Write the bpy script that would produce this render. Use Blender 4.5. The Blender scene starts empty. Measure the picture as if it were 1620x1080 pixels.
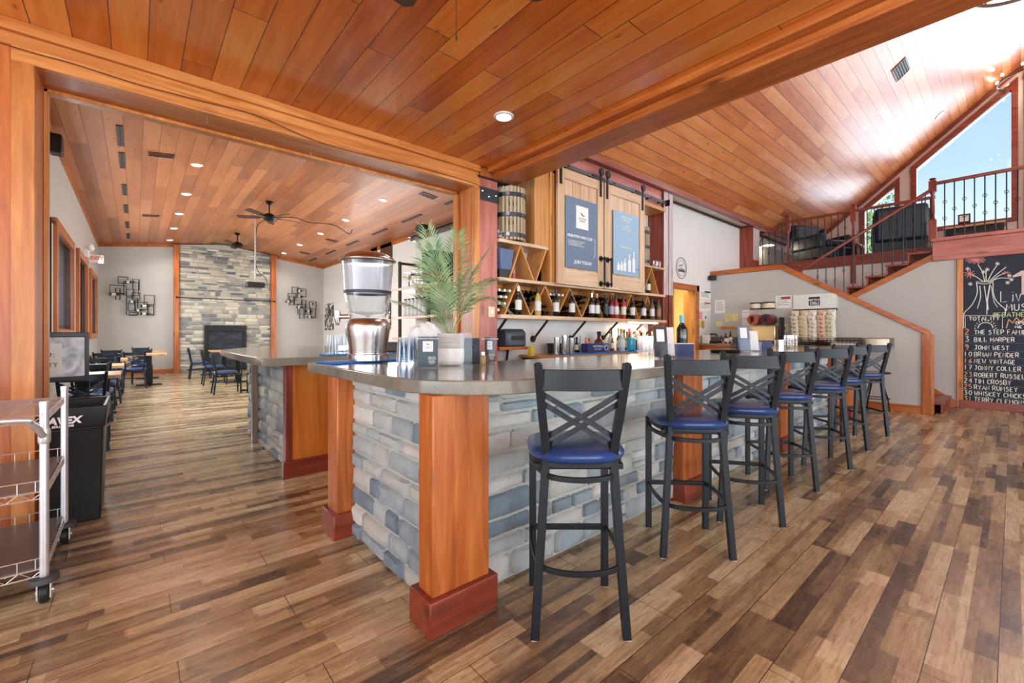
import bpy, bmesh, math, random
from mathutils import Vector, Matrix, Euler
from math import pi, sin, cos, radians as R
SC = bpy.context.scene
COL = SC.collection
random.seed(7)

# ------------------------------------------------ camera, world, light, exposure
CAM_H, YAW = 1.25, math.atan(595/687.)
cd = bpy.data.cameras.new('camera'); cam = bpy.data.objects.new('camera', cd); COL.objects.link(cam)
cam.location = (0, 0, CAM_H); cam.rotation_euler = (pi/2, 0, -YAW)
cd.sensor_width = 36; cd.lens = 687/1620*36; cd.shift_y = -13.5/1620; cd.clip_start = .02; cd.clip_end = 300
SC.camera = cam
SC.cycles.transparent_max_bounces = 40
SC.view_settings.view_transform = 'Standard'; SC.view_settings.look = 'None'
SC.view_settings.exposure = EXPO = 0.4; SC.view_settings.gamma = 1; SC.view_settings.use_curve_mapping = False
w = bpy.data.worlds.new('world'); SC.world = w; w.use_nodes = True
nt = w.node_tree; bg = nt.nodes['Background']
tc = nt.nodes.new('ShaderNodeTexCoord'); sp = nt.nodes.new('ShaderNodeSeparateXYZ'); rp = nt.nodes.new('ShaderNodeValToRGB')
nt.links.new(tc.outputs['Generated'], sp.inputs[0]); nt.links.new(sp.outputs['Z'], rp.inputs[0]); nt.links.new(rp.outputs[0], bg.inputs[0])
e = rp.color_ramp.elements; e[0].position = .0; e[0].color = (3.3, 3.5, 3.75, 1); e[1].position = .9; e[1].color = (.17, .36, .72, 1)
q = e.new(.05); q.color = (3.3, 3.5, 3.75, 1); q = e.new(.125); q.color = (.8, .92, 1.02, 1); q = e.new(.26); q.color = (.48, .67, .84, 1); q = e.new(.4); q.color = (.38, .59, .81, 1)
bg.inputs[1].default_value = 1.0

def lamp(name, kind, loc, energy, color=(1, 1, 1), size=1, size_y=None, rot=(0, 0, 0), spot=None, parent=None):
    l = bpy.data.lights.new(name, kind); l.energy = energy; l.color = color
    if kind == 'AREA':
        l.size = size
        if size_y: l.shape = 'RECTANGLE'; l.size_y = size_y
    elif kind == 'SUN': l.angle = size
    else: l.shadow_soft_size = size
    if spot: l.spot_size = spot; l.spot_blend = .8
    o = bpy.data.objects.new(name, l); o.location = loc; o.rotation_euler = rot; COL.objects.link(o)
    if parent: o.parent = parent
    return o
DAY = (.92, .965, 1)
# added daylight fill lamps, unseen, behind and beside the camera; no windows built there
lamp('window_daylight', 'AREA', (1.0, -5.2, 2.2), 170, DAY, 9, 3.4, (R(78), 0, 0))
lamp('window_daylight', 'AREA', (-4.6, 0.2, 1.8), 130, (.84, .92, 1), 6, 3, (R(84), 0, R(-90)))
lamp('window_daylight', 'AREA', (8.0, -7.2, 3.5), 250, DAY, 9, 5, (R(80), 0, 0))
# added lamps outside the gable, out of view, boosting daylight through its windows
lamp('window_daylight', 'AREA', (14.9, -2.0, 5.4), 30, (.95, .98, 1), 3.2, 3.4, (0, R(80), 0))  # outside the unseen centre window, added for sheen on floor and vault
lamp('window_daylight', 'AREA', (17.5, -1.0, 11.0), 900, (.93, .97, 1), 7, 5, (R(40), 0, R(90)))
# daylight through the dining room's left windows
lamp('window_daylight', 'AREA', (-.6, 11.5, 2.0), 210, DAY, 8, 1.6, (R(90), 0, R(-90)))
lamp('window_daylight', 'AREA', (5.2, 11.0, 1.7), 150, DAY, 8, 1.6, (R(90), 0, R(90)))  # added fill lamp along the right wall, where no window is built

# ------------------------------------------------ pixel to place (the photo as 1620x1080)
_s, _c = sin(YAW), cos(YAW)
def ray(px, py):
    a = (px-810)/687; return (_s+a*_c, _c-a*_s, (526.5-py)/687)
def onZ(px, py, z):
    r = ray(px, py); t = (z-CAM_H)/r[2]; return Vector((r[0]*t, r[1]*t, z))
def onX(px, py, x):
    r = ray(px, py); t = x/r[0]; return Vector((x, r[1]*t, CAM_H+r[2]*t))
def onY(px, py, y):
    r = ray(px, py); t = y/r[1]; return Vector((r[0]*t, y, CAM_H+r[2]*t))

# ------------------------------------------------ mesh builder
class MB:
    def __init__(s): s.v = []; s.f = []; s.a = []; s.cur = 0.
    def add(s, vs, fs):
        b = len(s.v); s.v += [tuple(p) for p in vs]; s.f += [tuple(b+i for i in f) for f in fs]; s.a += [s.cur]*len(vs); return s
    def box(s, x0, x1, y0, y1, z0, z1, m=None):
        vs = [(x, y, z) for x in (x0, x1) for y in (y0, y1) for z in (z0, z1)]
        if m: vs = [m @ Vector(p) for p in vs]
        return s.add(vs, [(0, 1, 3, 2), (4, 6, 7, 5), (0, 4, 5, 1), (2, 3, 7, 6), (0, 2, 6, 4), (1, 5, 7, 3)])
    def cb(s, c, d, m=None):
        return s.box(c[0]-d[0]/2, c[0]+d[0]/2, c[1]-d[1]/2, c[1]+d[1]/2, c[2]-d[2]/2, c[2]+d[2]/2, m)
    def bar(s, p, q, w, h, up=(0, 0, 1)):
        p, q = Vector(p), Vector(q); d = (q-p).normalized(); u = Vector(up)
        a = d.cross(u)
        if a.length < 1e-4: a = d.cross(Vector((0, 1, 0)))
        a.normalize(); u = a.cross(d)
        vs = [b+a*i*w/2+u*j*h/2 for b in (p, q) for i, j in ((-1, -1), (1, -1), (1, 1), (-1, 1))]
        return s.add(vs, [(0, 1, 2, 3), (4, 7, 6, 5), (0, 4, 5, 1), (1, 5, 6, 2), (2, 6, 7, 3), (3, 7, 4, 0)])
    def sweep(s, pts, prof, closed=False, up=(0, 0, 1), scale=None):
        pts = [Vector(p) for p in pts]; n = len(pts); k = len(prof); vs = []
        up = Vector(up)
        for i, p in enumerate(pts):
            if closed: d = pts[(i+1) % n]-pts[i-1]
            else: d = pts[min(i+1, n-1)]-pts[max(i-1, 0)]
            d.normalize(); a = d.cross(up)
            if a.length < 1e-3: a = d.cross(Vector((0, 1, .01)))
            a.normalize(); u = a.cross(d); sc = scale[i] if scale else 1
            vs += [p+a*x*sc+u*y*sc for x, y in prof]
        fs = []
        for i in range(n if closed else n-1):
            j = (i+1) % n
            for m in range(k): fs.append((i*k+m, i*k+(m+1) % k, j*k+(m+1) % k, j*k+m))
        if not closed: fs += [tuple(range(k)), tuple((n-1)*k+i for i in range(k))[::-1]]
        return s.add(vs, fs)
    def tube(s, pts, r, n=8, closed=False, up=(0, 0, 1), scale=None):
        return s.sweep(pts, [(r*cos(2*pi*i/n), r*sin(2*pi*i/n)) for i in range(n)], closed, up, scale)
    def lathe(s, prof, c=(0, 0, 0), n=24, m=None, ring=False):
        vs = []; fs = []; k = len(prof)
        for i in range(n):
            a = 2*pi*i/n
            for r, z in prof:
                p = Vector((c[0]+r*cos(a), c[1]+r*sin(a), c[2]+z)); vs.append(m @ p if m else p)
        for i in range(n):
            j = (i+1) % n
            for q in range(k-1): fs.append((i*k+q, j*k+q, j*k+q+1, i*k+q+1))
        if ring:
            for i in range(n): j = (i+1) % n; fs.append((i*k+k-1, j*k+k-1, j*k, i*k))
        if not ring and prof[0][0] > 1e-5: fs.append(tuple(i*k for i in range(n))[::-1])
        if not ring and prof[-1][0] > 1e-5: fs.append(tuple(i*k+k-1 for i in range(n)))
        return s.add(vs, fs)
    def prism(s, poly, a, b, axis='Z'):
        f = {'Z': lambda x, y, t: (x, y, t), 'Y': lambda x, y, t: (x, t, y), 'X': lambda x, y, t: (t, x, y)}[axis]
        n = len(poly); vs = [f(x, y, t) for t in (a, b) for x, y in poly]
        return s.add(vs, [tuple(range(n))[::-1], tuple(range(n, 2*n))]+[(i, (i+1) % n, n+(i+1) % n, n+i) for i in range(n)])
    def quad(s, *p): return s.add(p, [tuple(range(len(p)))])
    def ball(s, c, r, n=12, sz=(1, 1, 1)):
        k = max(4, n//2); pr = [(r*sin(pi*i/k), -r*cos(pi*i/k)) for i in range(k+1)]; pr[0] = (0, -r); pr[-1] = (0, r)
        M = Matrix.Translation(c) @ Matrix.Diagonal((*sz, 1)); return s.lathe(pr, (0, 0, 0), n, M)
    def build(s, name, mat, parent=None, smooth=None, bevel=0, seg=2, solid=0, loc=None):
        me = bpy.data.meshes.new(name); me.from_pydata(s.v, [], s.f)
        if any(s.a):
            at = me.attributes.new('tint', 'FLOAT', 'POINT'); at.data.foreach_set('value', s.a)
        bm = bmesh.new(); bm.from_mesh(me); bmesh.ops.remove_doubles(bm, verts=bm.verts, dist=1e-6)
        bmesh.ops.recalc_face_normals(bm, faces=bm.faces); bm.to_mesh(me); bm.free()
        o = bpy.data.objects.new(name, me); COL.objects.link(o)
        if mat: me.materials.append(mat)
        if parent: o.parent = parent
        if loc: o.location = loc
        if bevel:
            m = o.modifiers.new('bevel', 'BEVEL'); m.width = bevel; m.segments = seg; m.limit_method = 'ANGLE'; m.angle_limit = R(40)
            me.polygons.foreach_set('use_smooth', [True]*len(me.polygons)); me.set_sharp_from_angle(angle=R(50))
        if solid:
            m = o.modifiers.new('solid', 'SOLIDIFY'); m.thickness = solid
        if smooth:
            me.polygons.foreach_set('use_smooth', [True]*len(me.polygons)); me.set_sharp_from_angle(angle=R(smooth))
        return o
def RP(w, h): return [(-w/2, -h/2), (w/2, -h/2), (w/2, h/2), (-w/2, h/2)]
def bez(pts, n=8):
    """Catmull-Rom through the points"""
    P = [Vector(p) for p in pts]; P = [2*P[0]-P[1]]+P+[2*P[-1]-P[-2]]; out = []
    for i in range(1, len(P)-2):
        a, b, c, d = P[i-1:i+3]
        for k in range(n):
            t = k/n; out.append(.5*((2*b)+(c-a)*t+(2*a-5*b+4*c-d)*t*t+(3*b-3*c+d-a)*t**3))
    return out+[P[-2]]
def thing(name, label, cat, loc=(0, 0, 0), rz=0, group=None):
    o = bpy.data.objects.new(name, None); COL.objects.link(o); o.empty_display_size = .1
    o.location = loc; o.rotation_euler = (0, 0, rz); o['label'] = label; o['category'] = cat
    if group: o['group'] = group
    return o
def tag(o, label, cat, group=None, kind=None):
    o['label'] = label; o['category'] = cat
    if group: o['group'] = group
    if kind: o['kind'] = kind
    return o
def struct(o): o['kind'] = 'structure'; return o
def copy_tree(o, loc, rz=None, label=None, group=None):
    """copy a thing, its parts and their sub-parts"""
    def cp(x, par):
        y = x.copy(); COL.objects.link(y); y.parent = par
        for ch in [k for k in KIDS.get(x.name, [])]: cp(ch, y)
        return y
    KIDS = {}
    for k in COL.objects:
        if k.parent: KIDS.setdefault(k.parent.name, []).append(k)
    y = cp(o, None); y.location = loc
    if rz is not None: y.rotation_euler = (0, 0, rz)
    if label: y['label'] = label
    if group: y['group'] = group
    return y
def text(body, size, mat, parent, loc, rot, align='LEFT', ext=.0006, name='lettering', bold=0, space=1, shear=0):
    cu = bpy.data.curves.new(name, 'FONT'); cu.body = body; cu.size = size; cu.extrude = ext; cu.align_x = align; cu.offset = bold
    cu.space_character = space; cu.shear = shear; cu.resolution_u = 3
    t = bpy.data.objects.new(name, cu); COL.objects.link(t)
    me = bpy.data.meshes.new_from_object(t.evaluated_get(bpy.context.evaluated_depsgraph_get()))
    bpy.data.objects.remove(t); o = bpy.data.objects.new(name, me); COL.objects.link(o)
    me.materials.clear(); me.materials.append(mat); o.location = loc; o.rotation_euler = rot
    if parent: o.parent = parent
    return o
FY = (pi/2, 0, 0); FX = (pi/2, 0, -pi/2)   # lettering that faces -Y / -X

# ------------------------------------------------ materials
_M = {}
class N:
    def __init__(s, name):
        s.m = bpy.data.materials.new(name); s.m.use_nodes = True; s.t = s.m.node_tree; s.b = s.t.nodes['Principled BSDF']; s._tc = None
    def n(s, typ, **k):
        x = s.t.nodes.new('ShaderNode'+typ)
        for a, v in k.items(): setattr(x, a, v)
        return x
    def l(s, a, b): s.t.links.new(a, b)
    def obj(s):
        if not s._tc: s._tc = s.n('TexCoord').outputs['Object']
        return s._tc
    def set(s, x, v): 
        if hasattr(v, 'is_linked') or hasattr(v, 'links'): s.l(v, x)
        else: x.default_value = v
    def math(s, op, a, b=0, c=None, clamp=False):
        x = s.n('Math', operation=op, use_clamp=clamp); s.set(x.inputs[0], a); s.set(x.inputs[1], b)
        if c is not None: s.set(x.inputs[2], c)
        return x.outputs[0]
    def mapp(s, v, sc=(1, 1, 1), loc=(0, 0, 0)):
        x = s.n('Mapping'); s.l(v, x.inputs[0]); x.inputs['Scale'].default_value = sc; s.set(x.inputs['Location'], loc); return x.outputs[0]
    def noise(s, v, scale=5, det=4, rough=.5, dist=0):
        x = s.n('TexNoise'); s.l(v, x.inputs['Vector']); x.inputs['Scale'].default_value = scale; x.inputs['Detail'].default_value = det
        x.inputs['Roughness'].default_value = rough; x.inputs['Distortion'].default_value = dist; return x.outputs['Fac']
    def ramp(s, f, stops, interp='LINEAR'):
        x = s.n('ValToRGB'); x.color_ramp.interpolation = interp; s.l(f, x.inputs[0]); e = x.color_ramp.elements
        for i, (p, c) in enumerate(stops):
            if i < 2: q = e[i]; q.position = p
            else: q = e.new(p)
            q.color = (*c, 1) if len(c) == 3 else c
        return x.outputs[0]
    def mix(s, f, a, b, mode='MIX'):
        x = s.n('Mix', data_type='RGBA', blend_type=mode); s.set(x.inputs[0], f)
        for i, v in ((6, a), (7, b)):
            if hasattr(v, 'links'): s.l(v, x.inputs[i])
            else: x.inputs[i].default_value = (*v, 1) if len(v) == 3 else v
        return x.outputs[2]
    def bump(s, h, st=.3, d=.01):
        x = s.n('Bump'); x.inputs['Strength'].default_value = st; x.inputs['Distance'].default_value = d; s.l(h, x.inputs['Height']); s.l(x.outputs[0], s.b.inputs['Normal'])
    def fin(s, col=None, rough=None, metal=None, coat=None, **k):
        if col is not None:
            if hasattr(col, 'links'): s.l(col, s.b.inputs['Base Color'])
            else: s.b.inputs['Base Color'].default_value = (*col, 1)
        if rough is not None: s.set(s.b.inputs['Roughness'], rough)
        if metal is not None: s.b.inputs['Metallic'].default_value = metal
        cr_ = k.pop('crough', .12)
        if coat: s.b.inputs['Coat Weight'].default_value = coat; s.b.inputs['Coat Roughness'].default_value = cr_
        for a, v in k.items(): s.b.inputs[a.replace('_', ' ')].default_value = v
        return s.m
def sr(c): return tuple((x/255/12.92 if x/255 <= .04045 else ((x/255+.055)/1.055)**2.4) for x in c)
def plain(name, rgb, rough=.5, metal=0, var=.08, scale=30, bump=0, coat=0, **k):
    if name in _M: return _M[name]
    s = N(name); c = sr(rgb); f = s.noise(s.obj(), scale, 3)
    col = s.ramp(f, [(.3, tuple(x*(1-var) for x in c)), (.7, tuple(min(1, x*(1+var)) for x in c))])
    if bump: s.bump(f, bump, .003)
    _M[name] = s.fin(col, rough, metal, coat, **k); return _M[name]
def emis(name, rgb, st):
    if name in _M: return _M[name]
    s = N(name); c = sr(rgb); _M[name] = s.fin(c, .5); s.b.inputs['Emission Color'].default_value = (*c, 1); s.b.inputs['Emission Strength'].default_value = st; return s.m
def glass(name, rgb=(255, 255, 255), rough=.02, ior=1.45, alpha=None):
    """thin clear plastic or glass: mostly transparent with a Fresnel gloss"""
    if name in _M: return _M[name]
    s = N(name); c = sr(rgb); tr = s.n('BsdfTransparent'); tr.inputs[0].default_value = (*c, 1)
    gl = s.n('BsdfGlossy'); gl.inputs['Roughness'].default_value = rough; gl.inputs[0].default_value = (1, 1, 1, 1)
    fr = s.n('LayerWeight'); fr.inputs[0].default_value = alpha or .35; mx = s.n('MixShader')
    s.l(fr.outputs['Facing'], mx.inputs[0]); s.l(tr.outputs[0], mx.inputs[1]); s.l(gl.outputs[0], mx.inputs[2])
    f2 = s.noise(s.obj(), 9, 2); s.bump(f2, .02, .001)
    s.l(mx.outputs[0], s.t.nodes['Material Output'].inputs[0]); _M[name] = s.m; return s.m
def wood(name, d, m, l, axis='X', rough=.38, sc=1, knots=True, coat=.15, bump=.12, streak=1):
    k = name+axis
    if k in _M: return _M[k]
    s = N(name+'_'+axis.lower()); oi = s.n('ObjectInfo'); off = s.math('MULTIPLY', oi.outputs['Random'], 37.)
    cb = s.n('CombineXYZ'); [s.l(off, cb.inputs[i]) for i in range(3)]
    S = {'X': (1.1, 14, 14), 'Y': (14, 1.1, 14), 'Z': (14, 14, 1.1)}[axis]
    v = s.mapp(s.obj(), tuple(x*sc for x in S), cb.outputs[0]); f = s.noise(v, 1.2*streak, 6, .62, .8)
    col = s.ramp(f, [(.25, sr(d)), (.5, sr(m)), (.75, sr(l))])
    S2 = {'X': (.5, 1.6, 1.6), 'Y': (1.6, .5, 1.6), 'Z': (1.6, 1.6, .5)}[axis]
    f2 = s.noise(s.mapp(s.obj(), tuple(x*sc for x in S2), cb.outputs[0]), 1.5, 3)
    col = s.mix(s.math('MULTIPLY', s.math('SUBTRACT', f2, .42, clamp=True), 1.8, clamp=True), col, sr(d))
    if knots:
        S3 = {'X': (1.3, 4, 4), 'Y': (4, 1.3, 4), 'Z': (4, 4, 1.3)}[axis]
        vo = s.n('TexVoronoi'); vo.inputs['Scale'].default_value = 1.1; s.l(s.mapp(s.obj(), tuple(x*sc for x in S3), cb.outputs[0]), vo.inputs['Vector'])
        kf = s.ramp(vo.outputs['Distance'], [(.04, (.8,)*3), (.17, (0, 0, 0))]); col = s.mix(kf, col, tuple(x*.28 for x in sr(d)))
    s.bump(f, bump, .004)
    rg = s.math('MULTIPLY_ADD', f, .2, rough-.1)
    _M[k] = s.fin(col, rg, 0, coat); return _M[k]
def planks(name, u, v, width, length, stops, mortar, gap=.004, rough=.3, coat=.3, crough=.12, seam=.37, bump=.35, vshift=0, knots=True):
    s = N(name); sp = s.n('SeparateXYZ'); s.l(s.obj(), sp.inputs[0]); U, V = sp.outputs[u], sp.outputs[v]
    V = s.math('ADD', V, vshift); row = s.math('FLOOR', s.math('DIVIDE', V, width))
    wn = s.n('TexWhiteNoise', noise_dimensions='1D'); s.l(row, wn.inputs['W'])
    U2 = s.math('ADD', U, s.math('MULTIPLY', wn.outputs['Value'], length))
    cb = s.n('CombineXYZ'); s.l(U2, cb.inputs[0]); s.l(V, cb.inputs[1])
    br = s.n('TexBrick'); br.offset = 0; s.l(cb.outputs[0], br.inputs['Vector'])
    for a, b in (('Scale', 1), ('Mortar Size', gap/2), ('Mortar Smooth', .3), ('Bias', 0), ('Brick Width', length), ('Row Height', width)): br.inputs[a].default_value = b
    br.inputs['Color1'].default_value = (0, 0, 0, 1); br.inputs['Color2'].default_value = (1, 1, 1, 1); br.inputs['Mortar'].default_value = (.5, .5, .5, 1)
    tint = br.outputs['Color']
    g = s.n('CombineXYZ'); s.l(s.math('MULTIPLY', U2, 1.3), g.inputs[0]); s.l(s.math('MULTIPLY', V, 16), g.inputs[1]); s.l(s.math('MULTIPLY', tint, 23), g.inputs[2])
    f = s.noise(g.outputs[0], 1, 5, .6, .7)
    g2 = s.n('CombineXYZ'); s.l(s.math('MULTIPLY', U2, 1.1), g2.inputs[0]); s.l(s.math('MULTIPLY', V, 6), g2.inputs[1]); s.l(s.math('MULTIPLY', tint, 23), g2.inputs[2])
    f2 = s.noise(g2.outputs[0], 1, 3, .5, .4)
    val = s.math('ADD', s.math('ADD', s.math('MULTIPLY', tint, .34), s.math('MULTIPLY', f, .42)), s.math('MULTIPLY', f2, .34))
    col = s.ramp(val, [(p, sr(c)) for p, c in stops])
    if knots:
        g3 = s.n('CombineXYZ'); s.l(s.math('MULTIPLY', U2, 2.6), g3.inputs[0]); s.l(s.math('MULTIPLY', V, 7.5), g3.inputs[1]); s.l(s.math('MULTIPLY', tint, 31), g3.inputs[2])
        vo = s.n('TexVoronoi'); s.l(g3.outputs[0], vo.inputs['Vector']); vo.inputs['Scale'].default_value = 1
        kf = s.ramp(vo.outputs['Distance'], [(.03, (.75,)*3), (.11, (0, 0, 0))]); col = s.mix(kf, col, tuple(x*.3 for x in sr(stops[0][1])))
    fac = br.outputs['Fac']; col = s.mix(fac, col, sr(mortar))
    h = s.math('SUBTRACT', s.math('MULTIPLY', f, .12), fac); s.bump(h, bump, .006)
    return s.fin(col, s.math('MULTIPLY_ADD', f2, .18, rough-.09), 0, coat, crough=crough)

OR = ((136, 66, 22), (188, 102, 42), (216, 136, 64))        # orange varnished fir
RD = ((92, 34, 22), (140, 58, 38), (168, 82, 58))          # red stain
HN = ((176, 112, 52), (206, 144, 78), (226, 172, 108))     # honey pine
PL = ((186, 146, 108), (220, 186, 150), (236, 210, 182))    # pale pine
TM = ((160, 84, 30), (206, 130, 62), (228, 160, 92))       # casing boards
def W(kind, axis): return wood(*{'orange': ('orange_fir', *OR), 'red': ('red_stained_fir', *RD), 'honey': ('honey_pine', *HN), 'pale': ('pale_pine', *PL), 'trim': ('golden_trim_pine', *TM),
    'walnut': ('brown_plank', (52, 30, 20), (84, 50, 34), (110, 70, 48)), 'drift': ('driftwood', (140, 120, 94), (182, 162, 130), (208, 192, 164)), 'grey': ('weathered_board', (110, 92, 84), (150, 128, 116), (172, 152, 140)),
    'pink': ('rough_red_timber', (150, 78, 66), (190, 112, 98), (212, 146, 130)), 'butcher': ('table_oak', (176, 132, 84), (206, 164, 112), (226, 190, 142)),
    'white': ('whitewashed_timber', (170, 140, 134), (206, 190, 188), (226, 216, 214))}[kind], axis=axis)  # the white kind paints window light onto the red posts
BLK = plain('black_metal', (30, 32, 34), .38, .6); STOOLM = plain('charcoal_blue_metal', (22, 30, 37), .4, .2, var=.15, scale=8)
BLUE = plain('blue_vinyl', (32, 68, 124), .3, 0, var=.18, scale=6, bump=.05, coat=.5); BLKP = plain('black_plastic', (24, 25, 27), .42)
STEEL = plain('brushed_steel', (205, 203, 200), .22, 1, var=.04); CHROME = plain('chrome', (222, 224, 226), .12, 1, var=.02)
WHITE = plain('white_paint', (240, 238, 234), .5); WALL = plain('wall_paint', (226, 225, 221), .75, scale=3, var=.02); GREY = plain('grey_wall_paint', (194, 192, 187), .75, scale=3, var=.02)
CREAM = plain('cream_wall_paint', (232, 214, 160), .7, scale=3, var=.03); PAPER = plain('paper', (240, 238, 232), .7, var=.03)
INK = plain('ink', (30, 30, 34), .6); BRONZE = plain('dark_pipe', (70, 60, 50), .42, .6); GLASS = glass('clear_glass', alpha=.2); PLAST = glass('clear_plastic', (246, 248, 250), .1, alpha=.14)
WINDOWG = glass('window_glass', (250, 252, 255), .0, alpha=.12)
SLATE = plain('slate_blue_card', (104, 124, 148), .45); DKCARD = plain('charcoal_card', (56, 64, 72), .5)
BOTG = plain('dark_bottle_glass', (18, 20, 18), .08, var=.1, coat=.5); LABELM = plain('bottle_label', (222, 222, 216), .6, var=.1, scale=60)
FOIL = plain('silver_foil', (200, 198, 196), .3, .8); BLKFOIL = plain('black_foil', (22, 22, 26), .3, .3)
YEL = plain('yellow_note', (232, 220, 140), .7); BMAT = plain('blue_bar_mat', (44, 124, 210), .6)

def floor_mat():
    s = N('floor_tile'); sp = s.n('SeparateXYZ'); s.l(s.obj(), sp.inputs[0]); X, Y = sp.outputs[0], sp.outputs[1]
    w, L = .186, 1.244; V = s.math('SUBTRACT', Y, .038-w*40); row = s.math('FLOOR', s.math('DIVIDE', V, w))
    U = s.math('ADD', s.math('SUBTRACT', X, 2.193-L*20), s.math('MULTIPLY', row, -.4147)); U = s.math('ADD', U, .4147*40+L*40)
    def brick(U, V, bw, bh, gap, off):
        cb = s.n('CombineXYZ'); s.l(U, cb.inputs[0]); s.l(V, cb.inputs[1]); br = s.n('TexBrick'); br.offset = off; s.l(cb.outputs[0], br.inputs['Vector'])
        for a, b in (('Scale', 1), ('Mortar Size', gap), ('Mortar Smooth', .1), ('Bias', 0), ('Brick Width', bw), ('Row Height', bh)): br.inputs[a].default_value = b
        br.inputs['Color1'].default_value = (0, 0, 0, 1); br.inputs['Color2'].default_value = (1, 1, 1, 1); br.inputs['Mortar'].default_value = (.5, .5, .5, 1); return br
    t1 = brick(U, V, L, w, .0016, 0)
    r2 = s.math('FLOOR', s.math('DIVIDE', V, w/3)); wn = s.n('TexWhiteNoise', noise_dimensions='1D'); s.l(r2, wn.inputs['W'])
    U2 = s.math('ADD', U, s.math('MULTIPLY', wn.outputs['Value'], 3.1)); t2 = brick(U2, V, .61, w/3, 0, 0)
    r3 = s.math('FLOOR', s.math('DIVIDE', V, w/2)); wn3 = s.n('TexWhiteNoise', noise_dimensions='1D'); s.l(r3, wn3.inputs['W'])
    U3 = s.math('ADD', U, s.math('MULTIPLY', wn3.outputs['Value'], 5.3)); t3 = brick(U3, V, .93, w/2, 0, 0)
    g = s.n('CombineXYZ'); s.l(s.math('MULTIPLY', U, 1.6), g.inputs[0]); s.l(s.math('MULTIPLY', V, 17), g.inputs[1]); s.l(s.math('MULTIPLY', t2.outputs['Color'], 17), g.inputs[2])
    f = s.noise(g.outputs[0], 1.2, 7, .68, 1.2)
    g2 = s.n('CombineXYZ'); s.l(s.math('MULTIPLY', U, 3.), g2.inputs[0]); s.l(s.math('MULTIPLY', V, 7), g2.inputs[1]); s.l(s.math('MULTIPLY', t3.outputs['Color'], 17), g2.inputs[2])
    f2 = s.noise(g2.outputs[0], 1, 6, .7, .6)
    val = s.math('ADD', s.math('ADD', s.math('MULTIPLY', t2.outputs['Color'], .24), s.math('MULTIPLY', t3.outputs['Color'], .26)), s.math('ADD', s.math('MULTIPLY', f, .32), s.math('MULTIPLY', f2, .28)))
    col = s.ramp(val, [(.27, sr((58, 48, 42))), (.38, sr((106, 90, 70))), (.49, sr((162, 138, 104))), (.6, sr((204, 182, 138))), (.72, sr((228, 212, 172)))])
    g4 = s.n('CombineXYZ'); s.l(s.math('MULTIPLY', U, 7), g4.inputs[0]); s.l(s.math('MULTIPLY', V, 95), g4.inputs[1]); fine = s.noise(g4.outputs[0], 1, 4, .6, .5)
    col = s.mix(s.math('MULTIPLY', s.math('SUBTRACT', fine, .45, clamp=True), 2.0, clamp=True), col, sr((96, 76, 60)))
    dk = s.noise(g2.outputs[0], 3.5, 5, .75, .8); col = s.mix(s.ramp(dk, [(.56, (0, 0, 0)), (.75, (.55,)*3)]), col, sr((58, 42, 38)))
    col = s.mix(t1.outputs['Fac'], col, sr((58, 46, 40)))
    s.bump(s.math('SUBTRACT', s.math('MULTIPLY', f, .15), t1.outputs['Fac']), .25, .003)
    return s.fin(col, s.math('MULTIPLY_ADD', f2, .2, .17), 0, .22, crough=.2, Specular_IOR_Level=.5)
def stone_mat(name, stops, sc=1):
    s = N(name); at = s.n('Attribute'); at.attribute_name = 'tint'; f = s.noise(s.obj(), 9*sc, 6, .7, .3); f3 = s.noise(s.obj(), 3*sc, 3)
    val = s.math('ADD', at.outputs['Fac'], s.math('MULTIPLY', s.math('SUBTRACT', f, .5), .5)); val = s.math('ADD', val, s.math('MULTIPLY', s.math('SUBTRACT', f3, .5), .3))
    col = s.ramp(val, [(p, sr(c)) for p, c in stops]); s.bump(s.noise(s.obj(), 24*sc, 7, .8), .9, .014); return s.fin(col, .62)
BARSTONE = stone_mat('ledge_stone', [(.0, (124, 144, 158)), (.2, (154, 170, 180)), (.42, (186, 196, 198)), (.62, (200, 202, 194)), (.8, (214, 214, 210)), (1, (228, 228, 224))])
FIRESTONE = stone_mat('fireplace_stone', [(.0, (104, 106, 110)), (.25, (142, 142, 140)), (.5, (176, 170, 156)), (.75, (200, 192, 174)), (1, (218, 212, 196))], .6)
MORTAR = plain('mortar', (176, 178, 170), .85, scale=60, var=.1, bump=.3)
def concrete():
    s = N('polished_concrete'); f = s.noise(s.obj(), 3, 5, .6); f2 = s.noise(s.obj(), 60, 3, .6)
    col = s.ramp(f, [(.3, sr((112, 110, 98))), (.55, sr((138, 136, 122))), (.75, sr((158, 156, 142)))])
    vo = s.n('TexVoronoi'); vo.inputs['Scale'].default_value = 38; s.l(s.obj(), vo.inputs['Vector'])
    col = s.mix(s.ramp(vo.outputs['Distance'], [(.05, (.7,)*3), (.14, (0, 0, 0))]), col, sr((70, 66, 58)))
    s.bump(f2, .04, .002); return s.fin(col, .14, 0, .6)
CONC = concrete()
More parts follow.
